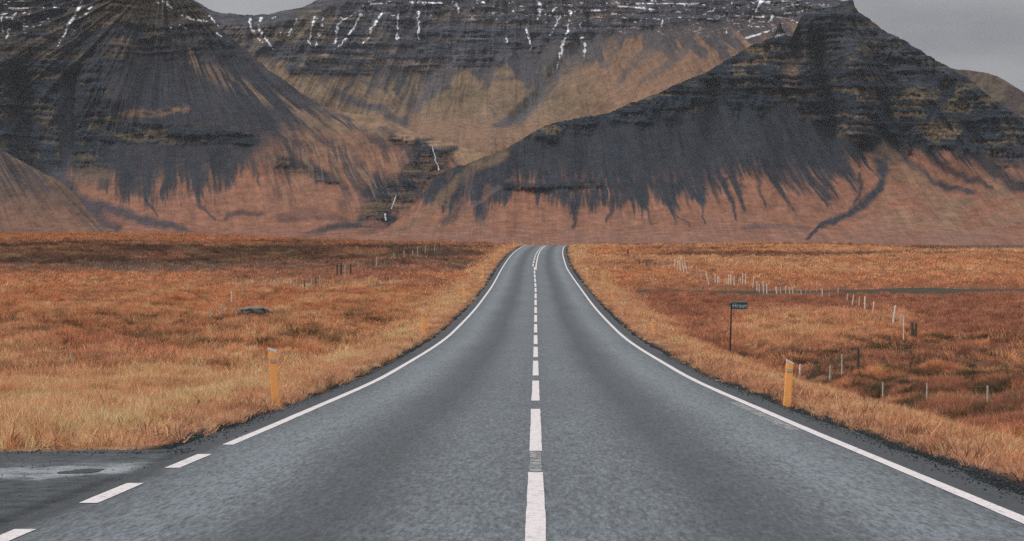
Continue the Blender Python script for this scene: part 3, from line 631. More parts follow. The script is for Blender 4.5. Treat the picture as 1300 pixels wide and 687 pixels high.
def paintC(px, py, Z, cl):
    s1 = (px-640)/(py+260)*360; s1 = s1+(fbm(px*.02, py*.03, 3, 909)-.5)*40; s2 = fbm(s1*.07, py*.018, 4, 361); s3 = fbm(s1*.25, py*.04, 4, 363); n = fbm(px*.025, py*.05, 4, 365)
    p = Paint(px, py, c8(128, 106, 84)*.9)
    p.mix(sm(n, .45, .6)*.5, OLV*.85); p.mix(sm(s3, .5, .7)*.35, c8(94, 80, 70)*.8); p.mix(sm(py, 140, 165)*.5, c8(140, 104, 84)*.9)
    p.mix(sm(px, 690, 800)*.6, c8(142, 106, 84)*.85)
    # grey screes hanging under the rock
    yt = np.interp(px, [300, 400, 500, 600, 640, 700, 780, 900, 1000], [60, 88, 94, 98, 100, 90, 70, 62, 48])
    p.mix(sm(yt+(s2-.5)*110-py, -10, 14)*.85, GRY*.85)
    wx = px+(fbm(px*.06, py*.06, 3, 371)-.5)*12; wy = py+(fbm(px*.06+4, py*.06, 3, 373)-.5)*10
    for pts, w0, w1, c, k in (
        ([(600, 20), (640, 60), (668, 85), (684, 102), (684, 122), (670, 138), (655, 152), (630, 160)], 13, 5, c8(72, 70, 74), .9),
        ([(770, 45), (735, 75), (705, 98), (688, 122)], 10, 7, c8(78, 74, 74), .75),
        ([(650, 40), (675, 70), (688, 95)], 8, 6, c8(74, 71, 75), .7),
        ([(555, 85), (545, 115), (528, 135)], 8, 10, c8(82, 76, 76), .8),
        ([(515, 85), (520, 115), (522, 136)], 7, 8, c8(82, 76, 76), .6),
        ([(460, 88), (470, 118)], 6, 5, c8(82, 76, 76), .5),
        ([(425, 118), (460, 132), (495, 146), (512, 156)], 5, 6, c8(72, 68, 74), .85),
        ([(830, 50), (800, 85), (780, 105)], 7, 5, c8(84, 78, 78), .6), ([(780, 60), (765, 85)], 6, 4, c8(84, 78, 78), .6), ([(880, 60), (850, 80), (810, 108)], 7, 3, c8(84, 78, 78), .6),
        ([(625, 135), (632, 148), (620, 138)], 2, 1, c8(90, 78, 70), .6),
        ([(625, 97), (650, 98), (665, 95)], 3, 2, c8(74, 70, 74), .7),
        ([(655, 138), (690, 110), (700, 98)], 3, 3, c8(74, 70, 70), .5)):
        p.mix(stroke(wx, wy, pts, w0, w1, .8)*k, c)
    S_ = strata(Z, px, 350)
    p.mix(cl*.8, c8(58, 60, 68)); p.mix(cl*sm(S_, .5, .64)*sm(n, .35, .6)*.75, c8(108, 92, 78)*.8); p.mix(cl*sm(S_, .42, .30)*.6, c8(48, 52, 60))
    p.mix(cl*blob(px, py, 370, 50, 90, 30)*sm(n, .4, .55)*.6, c8(112, 98, 74)*.85)
    p.mix(stroke(px, wy, [(395, 60), (470, 60), (560, 58), (650, 57)], 2.4, 1.5)*.7, CLIFF*1.3); p.mix(stroke(px, wy, [(370, 88), (420, 90), (480, 90)], 3.0, 2)*.8, CLIFF*1.2); p.mix(stroke(px, wy, [(430, 73), (550, 78), (640, 82)], 1.4, 1.5)*.6, CLIFF*1.4)
    p.grain(521, s1, cl)
    tx = px+(fbm(px*.3, py*.25, 3, 381)-.5)*6
    for pts, w0, w1 in (([(317, 24), (320, 36), (326, 48), (333, 54)], 1.6, 1), ([(331, 23), (329, 34), (333, 44), (340, 54), (348, 63)], 1.9, 1.1), ([(349, 22), (345, 24)], 1.5, 1), ([(378, 25), (372, 36), (366, 45)], 1.5, 1.1),
                        ([(355, 42), (356, 44)], 1.6, 1.2), ([(400, 22), (396, 34), (392, 56)], 1.6, 1.2), ([(411, 22), (406, 40), (400, 60)], 1.5, 1), ([(436, 20), (428, 34), (425, 55)], 1.9, 1.2), ([(442, 47), (429, 60)], 1.5, 1), ([(459, 17), (446, 40), (431, 58)], 2.0, 1.4), ([(445, 20), (434, 26)], 1.4, 1),
                        ([(486, 16), (473, 34), (468, 48), (460, 56)], 1.9, 1.2), ([(505, 16), (504, 32), (504, 50)], 1.5, 1.4), ([(531, 14), (532, 50)], .9, 1.2), ([(576, 4), (581, 8), (582, 16)], 2.6, 1.2), ([(604, 0), (616, 4)], 2, 1), ([(625, 15), (626, 17)], 1.4, 1),
                        ([(683, -2), (686, 10), (683, 24)], 2.2, 2.2), ([(667, 37), (672, 48), (674, 62)], 1.8, 1.2), ([(643, 49), (643, 54)], 1.8, 1.3), ([(711, 20), (706, 34), (699, 45)], 1.7, 1.2), ([(704, 10), (700, 20)], 1.3, 1), ([(725, 14), (720, 40), (712, 66), (706, 86)], 1.5, 1.2), ([(739, 48), (742, 60), (740, 72)], 1.9, 1.6), ([(737, 30), (736, 36)], 1.3, 1),
                        ([(722, 14), (742, 15)], 1.6, 1), ([(752, 14), (770, 12)], 1.5, 1), ([(785, 8), (830, 12)], 1.2, 1), ([(841, 26), (838, 38)], 1.3, 1), ([(770, 4), (880, 5)], 1.0, 1), ([(520, 3), (560, 4)], 1.3, 1.2), ([(470, 5), (492, 4)], 1.2, 1),
                        ([(968, -2), (960, 14), (951, 28)], 2.0, 1.4), ([(982, 20), (974, 28)], 1.7, 1.2), ([(1024, 12), (1018, 14)], 1.3, 1.2), ([(1004, 16), (996, 17)], 1.3, 1), ([(908, 11), (905, 15)], 1.5, 1.1), ([(921, 38), (922, 42)], 1.7, 1.2), ([(948, 48), (962, 44), (978, 39)], 1.7, 1.2), ([(930, 4), (932, 7)], 1.6, 1), ([(870, 6), (890, 4)], 1.6, 1)):
        p.mix(stroke(tx, py, pts, w0*.6+.15, w1*.5+.15, .8)*sm(fbm(px*.35, py*.28, 3, 383), .34, .46), SNOW*.95)
    sp = fbm(px*.16, py*.5, 3, 385); p.mix(sm(sp, .75, .78)*(1-sm(py, 8, 38+20*sm(px, 650, 800)))*sm(px, 420, 500)*(1-.55*sm(px, 880, 940))*.9, SNOW*.9)
    p.mix(sm(fbm(px*.16, py*.5, 3, 387), .75, .78)*(1-sm(py, 30, 52))*sm(px, 900, 930)*.8, SNOW*.85)
    return p.col
massif('mountain', 100, 1200, 1400, crC, dpC, 120, 420, offC, paintC, MOUNT, 'snow streaked back wall of the mountain bowl between two darker peaks', .7)


# ------------------------------------------------------------------ waterfalls in the ravine
def ribbon(name, pts, w0, w1, D0, D1, label):
    m = bpy.data.materials.get('falling_water')
    if m is None:
        m, N, L, b = mat('falling_water'); b.inputs['Base Color'].default_value = (*c8(196, 205, 212), 1); b.inputs['Roughness'].default_value = .5
    vs = []; qs = []; n = 14; pts = np.array(pts, float); tt = np.linspace(0, 1, n)
    xs = np.interp(tt, np.linspace(0, 1, len(pts)), pts[:, 0]); yy = np.interp(tt, np.linspace(0, 1, len(pts)), pts[:, 1])
    for i, t in enumerate(tt):
        D = D0+(D1-D0)*t; wd = .85*(w0+(w1-w0)*t)*(.5+1.0*random.random()); x = (xs[i]-PX)/F*D; z = -(yy[i]-PY)/F*D+CZ
        for dx, dd in ((-wd/2, 2), (0, 0), (wd/2, 2)): vs.append((x+dx, D+dd, z))
    for i in range(n-1):
        for j in range(2): a_ = i*3+j; qs.append((a_, a_+1, a_+4, a_+3))
    me = bpy.data.meshes.new(name); me.from_pydata(vs, [], qs); me.update()
    return tag(link(name, me, m), label, 'waterfall', 'waterfalls in the ravine between the mountains')
def on_mtn(px, py, dp):                            # how far off a sloping face is along a sight line
    z = 100.
    for _ in range(10): z = -(py-PY)/F*float(dp(z))
    return float(dp(z))
ribbon('waterfall', [(549, 185), (550, 192), (553, 200), (552, 204), (556, 209), (557, 216)], 2.6, 3.6, 4650, 4590, 'thin white waterfall high in the ravine, dropping over the upper rock step')
ribbon('waterfall', [(503, 248), (500, 257), (497, 265)], 2.6, 3.4, 4300, 4290, 'short white waterfall in the ravine, middle one of the three')
ribbon('waterfall', [(489, 271), (489, 275), (490, 280)], 4.5, 4.0, 4230, 4220, 'stubby white waterfall at the foot of the ravine, lowest of the three')

# ------------------------------------------------------------------ grass
def blade_mesh(name, nb, spread, h, wd, lean, seed):
    r = np.random.default_rng(seed); vs = []; qs = []; cs = []
    for k in range(nb):
        a_ = r.uniform(0, 2*math.pi); rad = spread*math.sqrt(r.uniform(0, 1)); x, y = rad*math.cos(a_), rad*math.sin(a_)
        hh = h*r.uniform(.45, 1.1)*(1-.35*rad/spread); ld = a_+r.normal(0, .9); ln = lean*r.uniform(.2, 1.3)*hh; fa = r.uniform(0, math.pi); ww = wd*r.uniform(.6, 1.3)
        fx, fy = math.cos(fa)*ww/2, math.sin(fa)*ww/2; base = len(vs); tone = r.uniform(.62, 1.30)
        wl = r.normal(.10, .06)*hh
        for j, (t, wf) in enumerate(((-.08, 1.), (.4, .9), (.78, .6), (1., .08))):
            cxx = x+math.cos(ld)*ln*t*abs(t)+wl*t*t; cyy = y+math.sin(ld)*ln*t*abs(t); cz_ = hh*t*(1-.12*t*lean)
            vs.append((cxx-fx*wf, cyy-fy*wf, cz_)); vs.append((cxx+fx*wf, cyy+fy*wf, cz_)); cs += [tone, tone]
        for j in range(3): b_ = base+2*j; qs.append((b_, b_+1, b_+3, b_+2))
    return np_mesh(name, np.array(vs), np.array(qs), smooth=False, extra={'tone': cs})
m, N, L, b = mat('dry_grass'); a = N.new('ShaderNodeAttribute'); a.attribute_type = 'INSTANCER'; a.attribute_name = 'gcol'
at = N.new('ShaderNodeAttribute'); at.attribute_name = 'tone'
L.new(mixc(N, L, 1., a.outputs['Color'], at.outputs['Fac'], 'MULTIPLY'), b.inputs['Base Color']); b.inputs['Roughness'].default_value = .75; b.inputs['Specular IOR Level'].default_value = .15
tl = N.new('ShaderNodeBsdfTranslucent'); L.new(mixc(N, L, 1., a.outputs['Color'], at.outputs['Fac'], 'MULTIPLY'), tl.inputs[0]); ms = N.new('ShaderNodeMixShader'); ms.inputs[0].default_value = .3
L.new(b.outputs[0], ms.inputs[1]); L.new(tl.outputs[0], ms.inputs[2]); L.new(ms.outputs[0], N['Material Output'].inputs[0]); DRY = m

def instancer(o, name, variants):
    g = bpy.data.node_groups.new(name, 'GeometryNodeTree'); g.interface.new_socket('Geometry', in_out='INPUT', socket_type='NodeSocketGeometry'); g.interface.new_socket('Geometry', in_out='OUTPUT', socket_type='NodeSocketGeometry')
    n_ = g.nodes; l_ = g.links; gi = n_.new('NodeGroupInput'); go = n_.new('NodeGroupOutput'); ip = n_.new('GeometryNodeInstanceOnPoints')
    ci = n_.new('GeometryNodeCollectionInfo'); ci.inputs['Separate Children'].default_value = True; ci.inputs['Reset Children'].default_value = True
    cc = bpy.data.collections.new(name+' blades')
    for v in variants: cc.objects.link(bpy.data.objects.new('tuft', v))
    ci.inputs['Collection'].default_value = cc
    def na(nm, ty):
        q = n_.new('GeometryNodeInputNamedAttribute'); q.data_type = ty; q.inputs['Name'].default_value = nm; return q.outputs[0]
    l_.new(gi.outputs[0], ip.inputs['Points']); l_.new(ci.outputs[0], ip.inputs['Instance']); ip.inputs['Pick Instance'].default_value = True
    l_.new(na('idx', 'INT'), ip.inputs['Instance Index']); l_.new(na('rot', 'FLOAT_VECTOR'), ip.inputs['Rotation']); l_.new(na('scl', 'FLOAT_VECTOR'), ip.inputs['Scale'])
    l_.new(ip.outputs[0], go.inputs[0]); md = o.modifiers.new('scatter', 'NODES'); md.node_group = g
def field_points(n, d0, d1, power=1.0):
    D = d0+(d1-d0)*rng.uniform(0, 1, n)**power; s = rng.uniform(-.31, .29, n); X = s*(D+18); return X, D
def scatter(name, variants, X, Y, scale, tilt, label, colk=1.0, sink=.03):
    dd = abs(X-cx(Y)); edge = 4.02+.30*fbm(X*.0+Y*.8, X*0, 3, 71)+.12*rng.uniform(0, 1, len(X))
    ok = (dd > edge) & ~((X < 0) & (Y < 21.75+.5*sm(X, -6, -4.2)+.25*fbm(X*1.5, X*0, 2, 92))) & (X/(Y+2) > -.36) & (X/(Y+2) < .34)
    if True:
        ytr = 172-.03*X+2.5*np.sin(X*.05); ok &= ~((X > 8.5) & (abs(Y-ytr) < 7.2))
    X = X[ok]; Y = Y[ok]; scale = scale[ok]; n = len(X)
    Z = land(X, Y)+CZ-sink; col = field_col(X, Y)
    lum = rng.normal(1, .33, n).clip(.3, 2.1)[:, None]; gcol = np.ones((n, 4), np.float32); gcol[:, :3] = np.clip(col*lum*colk, .01, .85)
    me = bpy.data.meshes.new(name); me.vertices.add(n); me.vertices.foreach_set('co', np.stack([X, Y, Z], 1).astype(np.float32).ravel())
    a_ = me.attributes.new('gcol', 'FLOAT_COLOR', 'POINT'); a_.data.foreach_set('color', gcol.ravel())
    rot = np.stack([rng.normal(0, tilt, n), rng.normal(.05, tilt, n), rng.uniform(0, 6.283, n)*0+rng.normal(0, .9, n)+np.where(rng.uniform(size=n) < .3, 3.1, 0)], 1)
    a_ = me.attributes.new('rot', 'FLOAT_VECTOR', 'POINT'); a_.data.foreach_set('vector', rot.astype(np.float32).ravel())
    sc3 = np.stack([scale, scale, scale*rng.uniform(.8, 1.2, n)], 1)
    a_ = me.attributes.new('scl', 'FLOAT_VECTOR', 'POINT'); a_.data.foreach_set('vector', sc3.astype(np.float32).ravel())
    a_ = me.attributes.new('idx', 'INT', 'POINT'); a_.data.foreach_set('value', rng.integers(0, len(variants), n).astype(np.int32))
    o = link(name, me); tag(o, label, 'grass', kind='stuff')
    instancer(o, name, variants)
    return n
def var(nm, k, *args):
    r = [blade_mesh(nm, *args, seed=100+i) for i in range(k)]
    for me in r: me.materials.append(DRY)
    return r
near = var('near_tuft', 5, 46, .16, .34, .0065, .55)
low = var('low_tuft', 4, 40, .20, .16, .011, 1.0)
mid = var('middle_tuft', 4, 40, .34, .34, .016, .7)
farv = var('far_tuft', 4, 30, .7, .34, .045, .9)
def hgt(X, Y):                                     # how tall the grass stands
    left = X-cx(Y) < 0; a_ = abs(X-cx(Y)); n_ = fbm(X*.25, Y*.25, 3, 121)
    h = .35+.75*n_+.65*fbm(X*1.1, Y*.9, 2, 122)*sm(a_, 5, 9)+.32*(1-sm(a_, 5, 9)); h = np.where(left & (Y < 70), h*1.05, h); h = np.where(~left & (Y < 90), h*.80, h)
    return h*(.50+.50*sm(a_, 4.2, 6.5))
X, Y = field_points(120000, 14, 62, 1/1.8)
keep = hgt(X, Y) > .40
tot = scatter('grass', near, X, Y, hgt(X, Y)*rng.uniform(.75, 1.2, len(X)), .22, 'long dry orange grass close to the road on both verges', 1.05)
X, Y = field_points(36000, 14, 62, 1/1.8)
tot += scatter('grass', low, X, Y, rng.uniform(.6, 1.4, len(X)), .3, 'low matted dry grass under the long blades by the road', .8)
X, Y = field_points(150000, 56, 170, 1/1.8)
tot += scatter('grass', mid, X, Y, hgt(X, Y)*rng.uniform(.6, 1.25, len(X)), .25, 'dry grass and heather across the fields in the middle distance', 1.0)
X, Y = field_points(110000, 160, 520, 1/1.5)
tot += scatter('grass', farv, X, Y, hgt(X, Y)*rng.uniform(.6, 1.2, len(X)), .25, 'brown grass of the far fields up to the crest', 1.0)
print('tufts', tot)

# loose gravel along the broken edges of the asphalt
vs_ = []; 
def pebble(seed):
    r = np.random.default_rng(seed); bm = bmesh.new(); bmesh.ops.create_icosphere(bm, subdivisions=1, radius=1)
    for v in bm.verts: v.co *= r.uniform(.7, 1.15); v.co.z *= .6
    me = bpy.data.meshes.new('pebble'); bm.to_mesh(me); bm.free(); me.materials.append(STONE); return me
import bmesh
m, N, L, b = mat('stone'); a = N.new('ShaderNodeAttribute'); a.attribute_type = 'INSTANCER'; a.attribute_name = 'gcol'; L.new(a.outputs['Color'], b.inputs['Base Color']); b.inputs['Roughness'].default_value = .9; STONE = m
n = 26000; Y = 12+50*rng.uniform(0, 1, n)**1.4; sd = np.where(rng.uniform(size=n) < .5, -1, 1); X = sd*(4.02+rng.normal(0, .13, n)+.1*np.abs(rng.normal(0, 1, n)))
k = (sd < 0) & (Y < 22.3); X = np.where(k, -rng.uniform(3.7, 9, n), X); Y = np.where(k, 21.55+rng.normal(0, .22, n)-.3*sm(X, -6, -4.2)*0, Y)
k2 = k & (rng.uniform(size=n) < .35); Y = np.where(k2, rng.uniform(13, 21.5, n), Y)
me = bpy.data.meshes.new('gravel'); me.vertices.add(n); onr = (abs(X) < 4.0) | (k & (Y < 21.4)); Z = np.where(onr, prof(Y)+.006, land(X, Y)+.004)+CZ
me.vertices.foreach_set('co', np.stack([X, Y, Z], 1).astype(np.float32).ravel())
tone = rng.uniform(.35, 1.7, n)[:, None]; gc = np.ones((n, 4), np.float32); gc[:, :3] = c8(62, 68, 70)*tone; a_ = me.attributes.new('gcol', 'FLOAT_COLOR', 'POINT'); a_.data.foreach_set('color', gc.ravel())
a_ = me.attributes.new('rot', 'FLOAT_VECTOR', 'POINT'); a_.data.foreach_set('vector', rng.uniform(0, 6.28, (n, 3)).astype(np.float32).ravel()*np.tile([.1, .1, 1], n).astype(np.float32))
sc_ = (.004+.011*rng.uniform(0, 1, n)**3)*np.where(k2, .8, 1); a_ = me.attributes.new('scl', 'FLOAT_VECTOR', 'POINT'); a_.data.foreach_set('vector', np.repeat(sc_, 3).astype(np.float32))
a_ = me.attributes.new('idx', 'INT', 'POINT'); a_.data.foreach_set('value', rng.integers(0, 4, n).astype(np.int32))
gv = link('gravel', me); tag(gv, 'loose grey stones along the crumbling edges of the asphalt', 'gravel', kind='stuff'); instancer(gv, 'gravel', [pebble(i) for i in range(4)])

# ------------------------------------------------------------------ roadside marker posts
def box_mesh(name, prof_pts, y0, y1, bev=0):
    """a flat outline in x/z given a thickness in y"""
    n = len(prof_pts); vs = [(x, y0, z) for x, z in prof_pts]+[(x, y1, z) for x, z in prof_pts]
    fs = [tuple(range(n)), tuple(range(2*n-1, n-1, -1))]+[(i, i+n, (i+1) % n+n, (i+1) % n) for i in range(n)]
    me = bpy.data.meshes.new(name); me.from_pydata(vs, [], [f[::-1] for f in fs]); me.update()
    if bev:
        bm = bmesh.new(); bm.from_mesh(me); bmesh.ops.recalc_face_normals(bm, faces=bm.faces)
        bmesh.ops.bevel(bm, geom=bm.edges[:], offset=bev, segments=2, affect='EDGES', profile=.5); bm.to_mesh(me); bm.free()
    return me
import bmesh
YEL = plain('yellow_plastic', c8(255, 178, 104), .55, 9, .12, 0, .05, .4)
REF = plain('reflector', c8(176, 172, 160), .35, 40, .12, 0, .1, .5)
GREYTOP = plain('grey_cap', c8(216, 208, 194), .6, 20, .15)
def marker_post():
    root = empty('marker_post', (0, 0, 0))
    link('post_body', box_mesh('post_body', [(-.065, -.3), (.065, -.3), (.065, .885), (-.065, .93)], -.025, .025, .008), YEL, root)
    link('top_cap', box_mesh('top_cap', [(-.067, .928), (.067, .882), (.067, .925), (-.067, .985)], -.028, .028, .006), GREYTOP, root)
    link('reflector', box_mesh('reflector', [(-.045, .74), (.045, .735), (.045, .79), (-.045, .80)], -.034, -.026, .002), REF, root)
    return root
def copy_tree(o, parent=None):
    c = o.copy(); C.objects.link(c)
    if parent is not None: c.parent = parent
    for ch in o.children: copy_tree(ch, c)
    return c
proto = marker_post(); used = False
marks = [(-1, 32.3, 4.20, 4.5, 'yellow marker post on the left verge, nearest the camera and leaning left'), (1, 32.2, 4.06, -4, 'yellow marker post on the right verge, nearest the camera with a grey top'),
         (-1, 81, 4.55, 1.5, 'orange yellow marker post on the left verge, second from the camera'), (1, 84, 4.95, 1, 'pale marker post half hidden in grass on the right verge, second from the camera'),
         (-1, 132, 4.75, 0, 'yellow marker post on the left verge, third from the camera'), (1, 131, 5.05, 1, 'marker post half hidden in grass on the right verge, third from the camera'),
         (-1, 181, 4.7, 1, 'yellow marker post on the left verge, fourth from the camera'), (1, 181, 4.75, -1, 'yellow marker post on the right verge, fourth from the camera'),
         (-1, 231, 4.7, 0, 'yellow marker post on the left verge, fifth from the camera'), (1, 231, 4.7, 1, 'yellow marker post on the right verge, fifth from the camera'),
         (-1, 281, 4.7, -1, 'yellow marker post on the left verge close below the crest'), 
         (-1, 331, 4.9, 0, 'tiny yellow marker post left of the road where it reaches the crest'),
         (-1, 396, 4.4, 0, 'tiny marker post poking up behind the crest, left end of the road top'), (-1, 441, 4.4, 0, 'tiny marker post poking up behind the crest, right end of the road top'),
         (-1, 496, 4.4, 0, 'tiny marker post just right of the road beyond the crest'), (-1, 546, 4.4, 0, 'tiny marker post farthest right beyond the crest')]
for side, Yp, offp, lean, lab in marks:
    o = copy_tree(proto) if used else proto; used = True
    x = float(cx(Yp))+side*offp; zz = float(land(np.array([x]), np.array([float(Yp)]))[0])
    lift = .0 if Yp < 390 else {396: .12, 441: .55, 496: .95, 546: 1.35}[Yp]*0
    o.location = (x, Yp, zz+CZ-.03+lift); o.rotation_euler = (R(random.uniform(-2, 2)), R(-lean), R(random.uniform(-8, 8)))
    if side > 0 and Yp in (84, 131): o.scale = (.9, .9, .62)
    if side < 0 and 60 < Yp < 350: o.scale = (1.1, 1.1, 1.12)
    if Yp == 32.2: o.scale = (.92, 1, .83)
    tag(o, lab, 'marker post', 'yellow marker posts along both sides of the road')

# ------------------------------------------------------------------ fences
WOODP = plain('weathered_wood', c8(222, 212, 202), .9, 18, .3, 0, .6); WOODD = plain('dark_wood', c8(84, 76, 68), .9, 18, .3, 0, .6); WOODG = plain('grey_wood', c8(178, 168, 156), .9, 18, .3, 0, .6)
WIRE = plain('wire', c8(110, 106, 100), .5, 5, .2, .6)
def post_mesh(name, h, r, seed):
    rr = random.Random(seed); n = 7; vs = []; fs = []; lev = [-.3, .15, h*.5, h*.93, h]
    for j, z in enumerate(lev):
        k = r*(1.06-.14*j/4)*(1 if j < 4 else .6)
        for i in range(n):
            a_ = 2*math.pi*i/n; kk = k*(1+rr.uniform(-.16, .16)); vs.append((math.cos(a_)*kk, math.sin(a_)*kk, z+(rr.uniform(-.012, .012) if j == 4 else 0)))
    for j in range(len(lev)-1):
        for i in range(n): fs.append((j*n+i, j*n+(i+1) % n, (j+1)*n+(i+1) % n, (j+1)*n+i))
    fs.append(tuple(range((len(lev)-1)*n, len(lev)*n))); me = bpy.data.meshes.new(name); me.from_pydata(vs, [], fs); me.update(); return me
def tube(name, pts, r, mt, parent):
    vs = []; fs = []; n = 5
    for i, p in enumerate(pts):
        for k in range(n): a_ = 2*math.pi*k/n; vs.append((p[0]+r*math.cos(a_), p[1]+.3*r*math.cos(a_), p[2]+r*math.sin(a_)))
    for i in range(len(pts)-1):
        for k in range(n): fs.append((i*n+k, i*n+(k+1) % n, (i+1)*n+(k+1) % n, (i+1)*n+k))
    me = bpy.data.meshes.new(name); me.from_pydata(vs, [], fs); me.update(); return link(name, me, mt, parent)
def fence(label, posts, wires=(.35, .62, .88)):
    """posts: (px, base py, top py, lean in px, thickness, wood) or with a world x, y first"""
    root = None; tops = {}
    for i, (px, pb, pt, ln, th, wd) in enumerate(posts):
        x, Yp, zz = drop_ray(px, pb); h = max(.35, (pb-pt)/F*Yp)+(.10 if Yp < 90 else .22); th = th*(1.0 if Yp > 80 else .75)
        if root is None: root = empty('wire_fence', (x, Yp, zz+CZ)); tag(root, label, 'fence', 'post and wire fences in the fields'); base = Vector((x, Yp, zz+CZ))
        me = post_mesh('post', h, th, i); me.materials.append(wd); o = link('post', me, None, root)
        o.location = Vector((x, Yp, zz+CZ-.04))-base; o.rotation_euler = (R(random.uniform(-3, 3)), math.atan2(ln/F*Yp, h), 0)
        tops[i] = (Vector((x, Yp, zz+CZ))-base, h, ln/F*Yp)
    for wz in wires:
        pts = []
        for i in sorted(tops, key=lambda k: tops[k][0].y):
            p, h, l_ = tops[i]; q = min(wz, .93)*h; pts.append((p.x+l_*q/h, p.y, p.z+q))
        tube('wire', pts, .0028, WIRE, root)
    return root
P_, D_, G_ = WOODP, WOODD, WOODG
fence('long fence of pale leaning posts running away across the right field towards the crest', [
 (1147, 443, 415, 0, .025, P_), (1143, 417, 402, 0, .03, P_), (1133, 417, 394, 4, .055, P_), (1122, 408, 396, 0, .03, G_), (1107, 406, 387, 3, .035, P_), (1098, 402, 381, 0, .05, P_), (1090, 398, 380, 1, .03, P_), (1081, 393, 377, 3, .035, P_),
 (1074.5, 388, 377, 2, .03, P_), (1064, 384, 374, 0, .03, P_), (1053, 386, 376, 0, .02, G_), (1044, 386, 372, 0, .04, P_), (1037, 380, 363, 0, .03, G_), (1029, 380, 371, 0, .03, G_), (1023, 378, 369, 0, .03, G_), (1017, 379, 371, 0, .03, P_), (1012, 378, 370, 0, .03, G_), (1007.5, 378, 367, -2, .04, P_), (1003.5, 377, 367, -2, .04, P_),
 (997, 376, 366, 1, .04, P_), (991.5, 377, 367, -1, .04, P_), (987, 378, 367, -2, .065, P_), (973.6, 376, 363, 0, .05, P_), (969.6, 375, 360, -1, .05, P_), (964, 374, 363, 0, .04, P_), (961, 370, 360, 0, .04, P_), (956, 369, 359, 1, .04, P_), (946.6, 368, 356, 0, .045, P_), (943, 367, 354, 0, .05, P_), (940, 366, 357, 0, .04, P_),
 (937, 366, 357, 1, .04, P_), (932, 366, 356, 0, .04, P_), (928, 366, 356, 0, .05, P_), (925.6, 366, 356, -1, .045, P_), (922, 365, 356, 0, .04, P_), (914, 365, 356, -2, .045, P_), (911, 364, 356, 0, .05, P_), (908, 364, 355, 0, .045, P_), (901, 365, 347, -5, .05, P_),
 (891, 360, 345, -1, .05, G_), (886, 356, 346, -2, .05, G_), (877, 353, 342, -3, .05, G_), (873, 352, 338, -4, .05, P_), (869, 350, 337, -3, .06, P_), (864, 348, 336, -1, .06, P_), (860, 346, 335, 1, .06, P_), (857, 345, 334, 0, .06, P_), (852, 344, 335, 0, .05, G_), (843, 343, 334, 0, .05, G_), (835, 342, 334, 0, .05, G_), (828, 341, 334, 0, .05, G_), (821, 341, 333, 0, .06, D_), (812, 337, 331, 0, .05, D_), (805, 333, 327, 0, .05, D_), (797, 328, 320, 0, .10, D_)])
fence('two thick dark corner posts close together at the near end of the long right fence', [(1159, 440, 412, -1, .075, D_), (1162, 440, 414, 1, .06, D_), (1156.5, 438, 416, 2, .03, G_)], (.5, .8))
fence('low fence of thin and dark stakes crossing the hummocks behind the nearest right marker post', [(1129.5, 449, 433, 0, .035, D_), (1089.6, 480, 450, 0, .06, D_), (1069, 481, 458, 0, .04, G_), (1054, 495, 472, 0, .04, G_), (1015, 482, 470, 1, .04, P_)])
fence('fence of three thin grey stakes in the near right field beside the verge', [(1121, 512, 487, 0, .032, G_), (1177, 521, 497, 0, .03, G_), (1254, 533, 505, 0, .036, G_)])
fence('fence of thin grey stakes running from the boulder towards the road on the left', [(90, 464, 455, 0, .04, G_), (266, 414, 403, 0, .04, G_), (281.5, 406, 390, 0, .05, G_), (294, 391, 377, 0, .045, P_), (308, 378, 368, 0, .04, G_)]
      +[(x_, 374-.11*(x_-337), 363-.11*(x_-337), random.choice([0, 0, 1, -1]), .045, random.choice([G_, G_, D_])) for x_ in (337, 345, 349, 353, 369, 377, 386, 395, 401, 406)]
      +[(428, 355, 341, 0, .08, D_), (433, 355, 340, 0, .08, D_), (438, 354, 341, 0, .05, G_), (445, 354, 340, 0, .08, D_), (455, 350, 340, 0, .05, G_), (478, 342, 330, 0, .08, G_)]
      +[(x_, 334-.23*(x_-500), 324.5-.23*(x_-500), 0, .06, random.choice([D_, G_])) for x_ in (500, 504, 509, 513, 518, 524, 530, 535, 540, 546, 552, 558)])
fence('distant fence of evenly spaced pale posts along the horizon on the far right', [(x_, 317.5+.012*(x_-1100)*.3, 312.3, 0, .028, G_) for x_ in np.arange(1104, 1300, 7.5)], (.5, .9))

# ------------------------------------------------------------------ name sign on its post
x, Yp, zz = drop_ray(926.5, 457); hs = (457-382)/F*Yp
sg = empty('name_sign', (x, Yp, zz+CZ)); tag(sg, 'small dark green farm name sign with white letters on a thin post', 'sign')
DKM = plain('dark_steel', c8(58, 58, 56), .6, 12, .25, .2); GRN = plain('green_enamel', c8(30, 84, 86), .4, 8, .12, 0, .03, .4); WHT = plain('white_enamel', c8(186, 196, 200), .45, 8, .05); SIL = plain('pale_steel', c8(150, 146, 138), .5, 8, .1, .3)
me = post_mesh('pole', hs-.04, .034, 3); pl = link('pole', me, DKM, sg); pl.rotation_euler = (0, R(1.6), 0)
wS = (948.5-928.5)/F*Yp; hS = 8.6/F*Yp; x0s = .08; zt = hs-.03
link('sign_plate', box_mesh('sign_plate', [(x0s+.02, zt-hS), (x0s+wS-.02, zt-hS), (x0s+wS, zt-hS+.02), (x0s+wS, zt-.02), (x0s+wS-.02, zt), (x0s+.02, zt), (x0s, zt-.02), (x0s, zt-hS+.02)], -.06, -.045), GRN, sg)
link('sign_frame', box_mesh('sign_frame', [(x0s-.09, zt+.002), (x0s+wS, zt+.002), (x0s+wS, zt+.030), (x0s-.09, zt+.030)], -.064, -.02, .004), SIL, sg)
link('bracket', box_mesh('bracket', [(-.02, zt-.12), (x0s+.03, zt-.12), (x0s+.03, zt-.05), (-.02, zt-.05)], -.044, -.02, .004), DKM, sg)
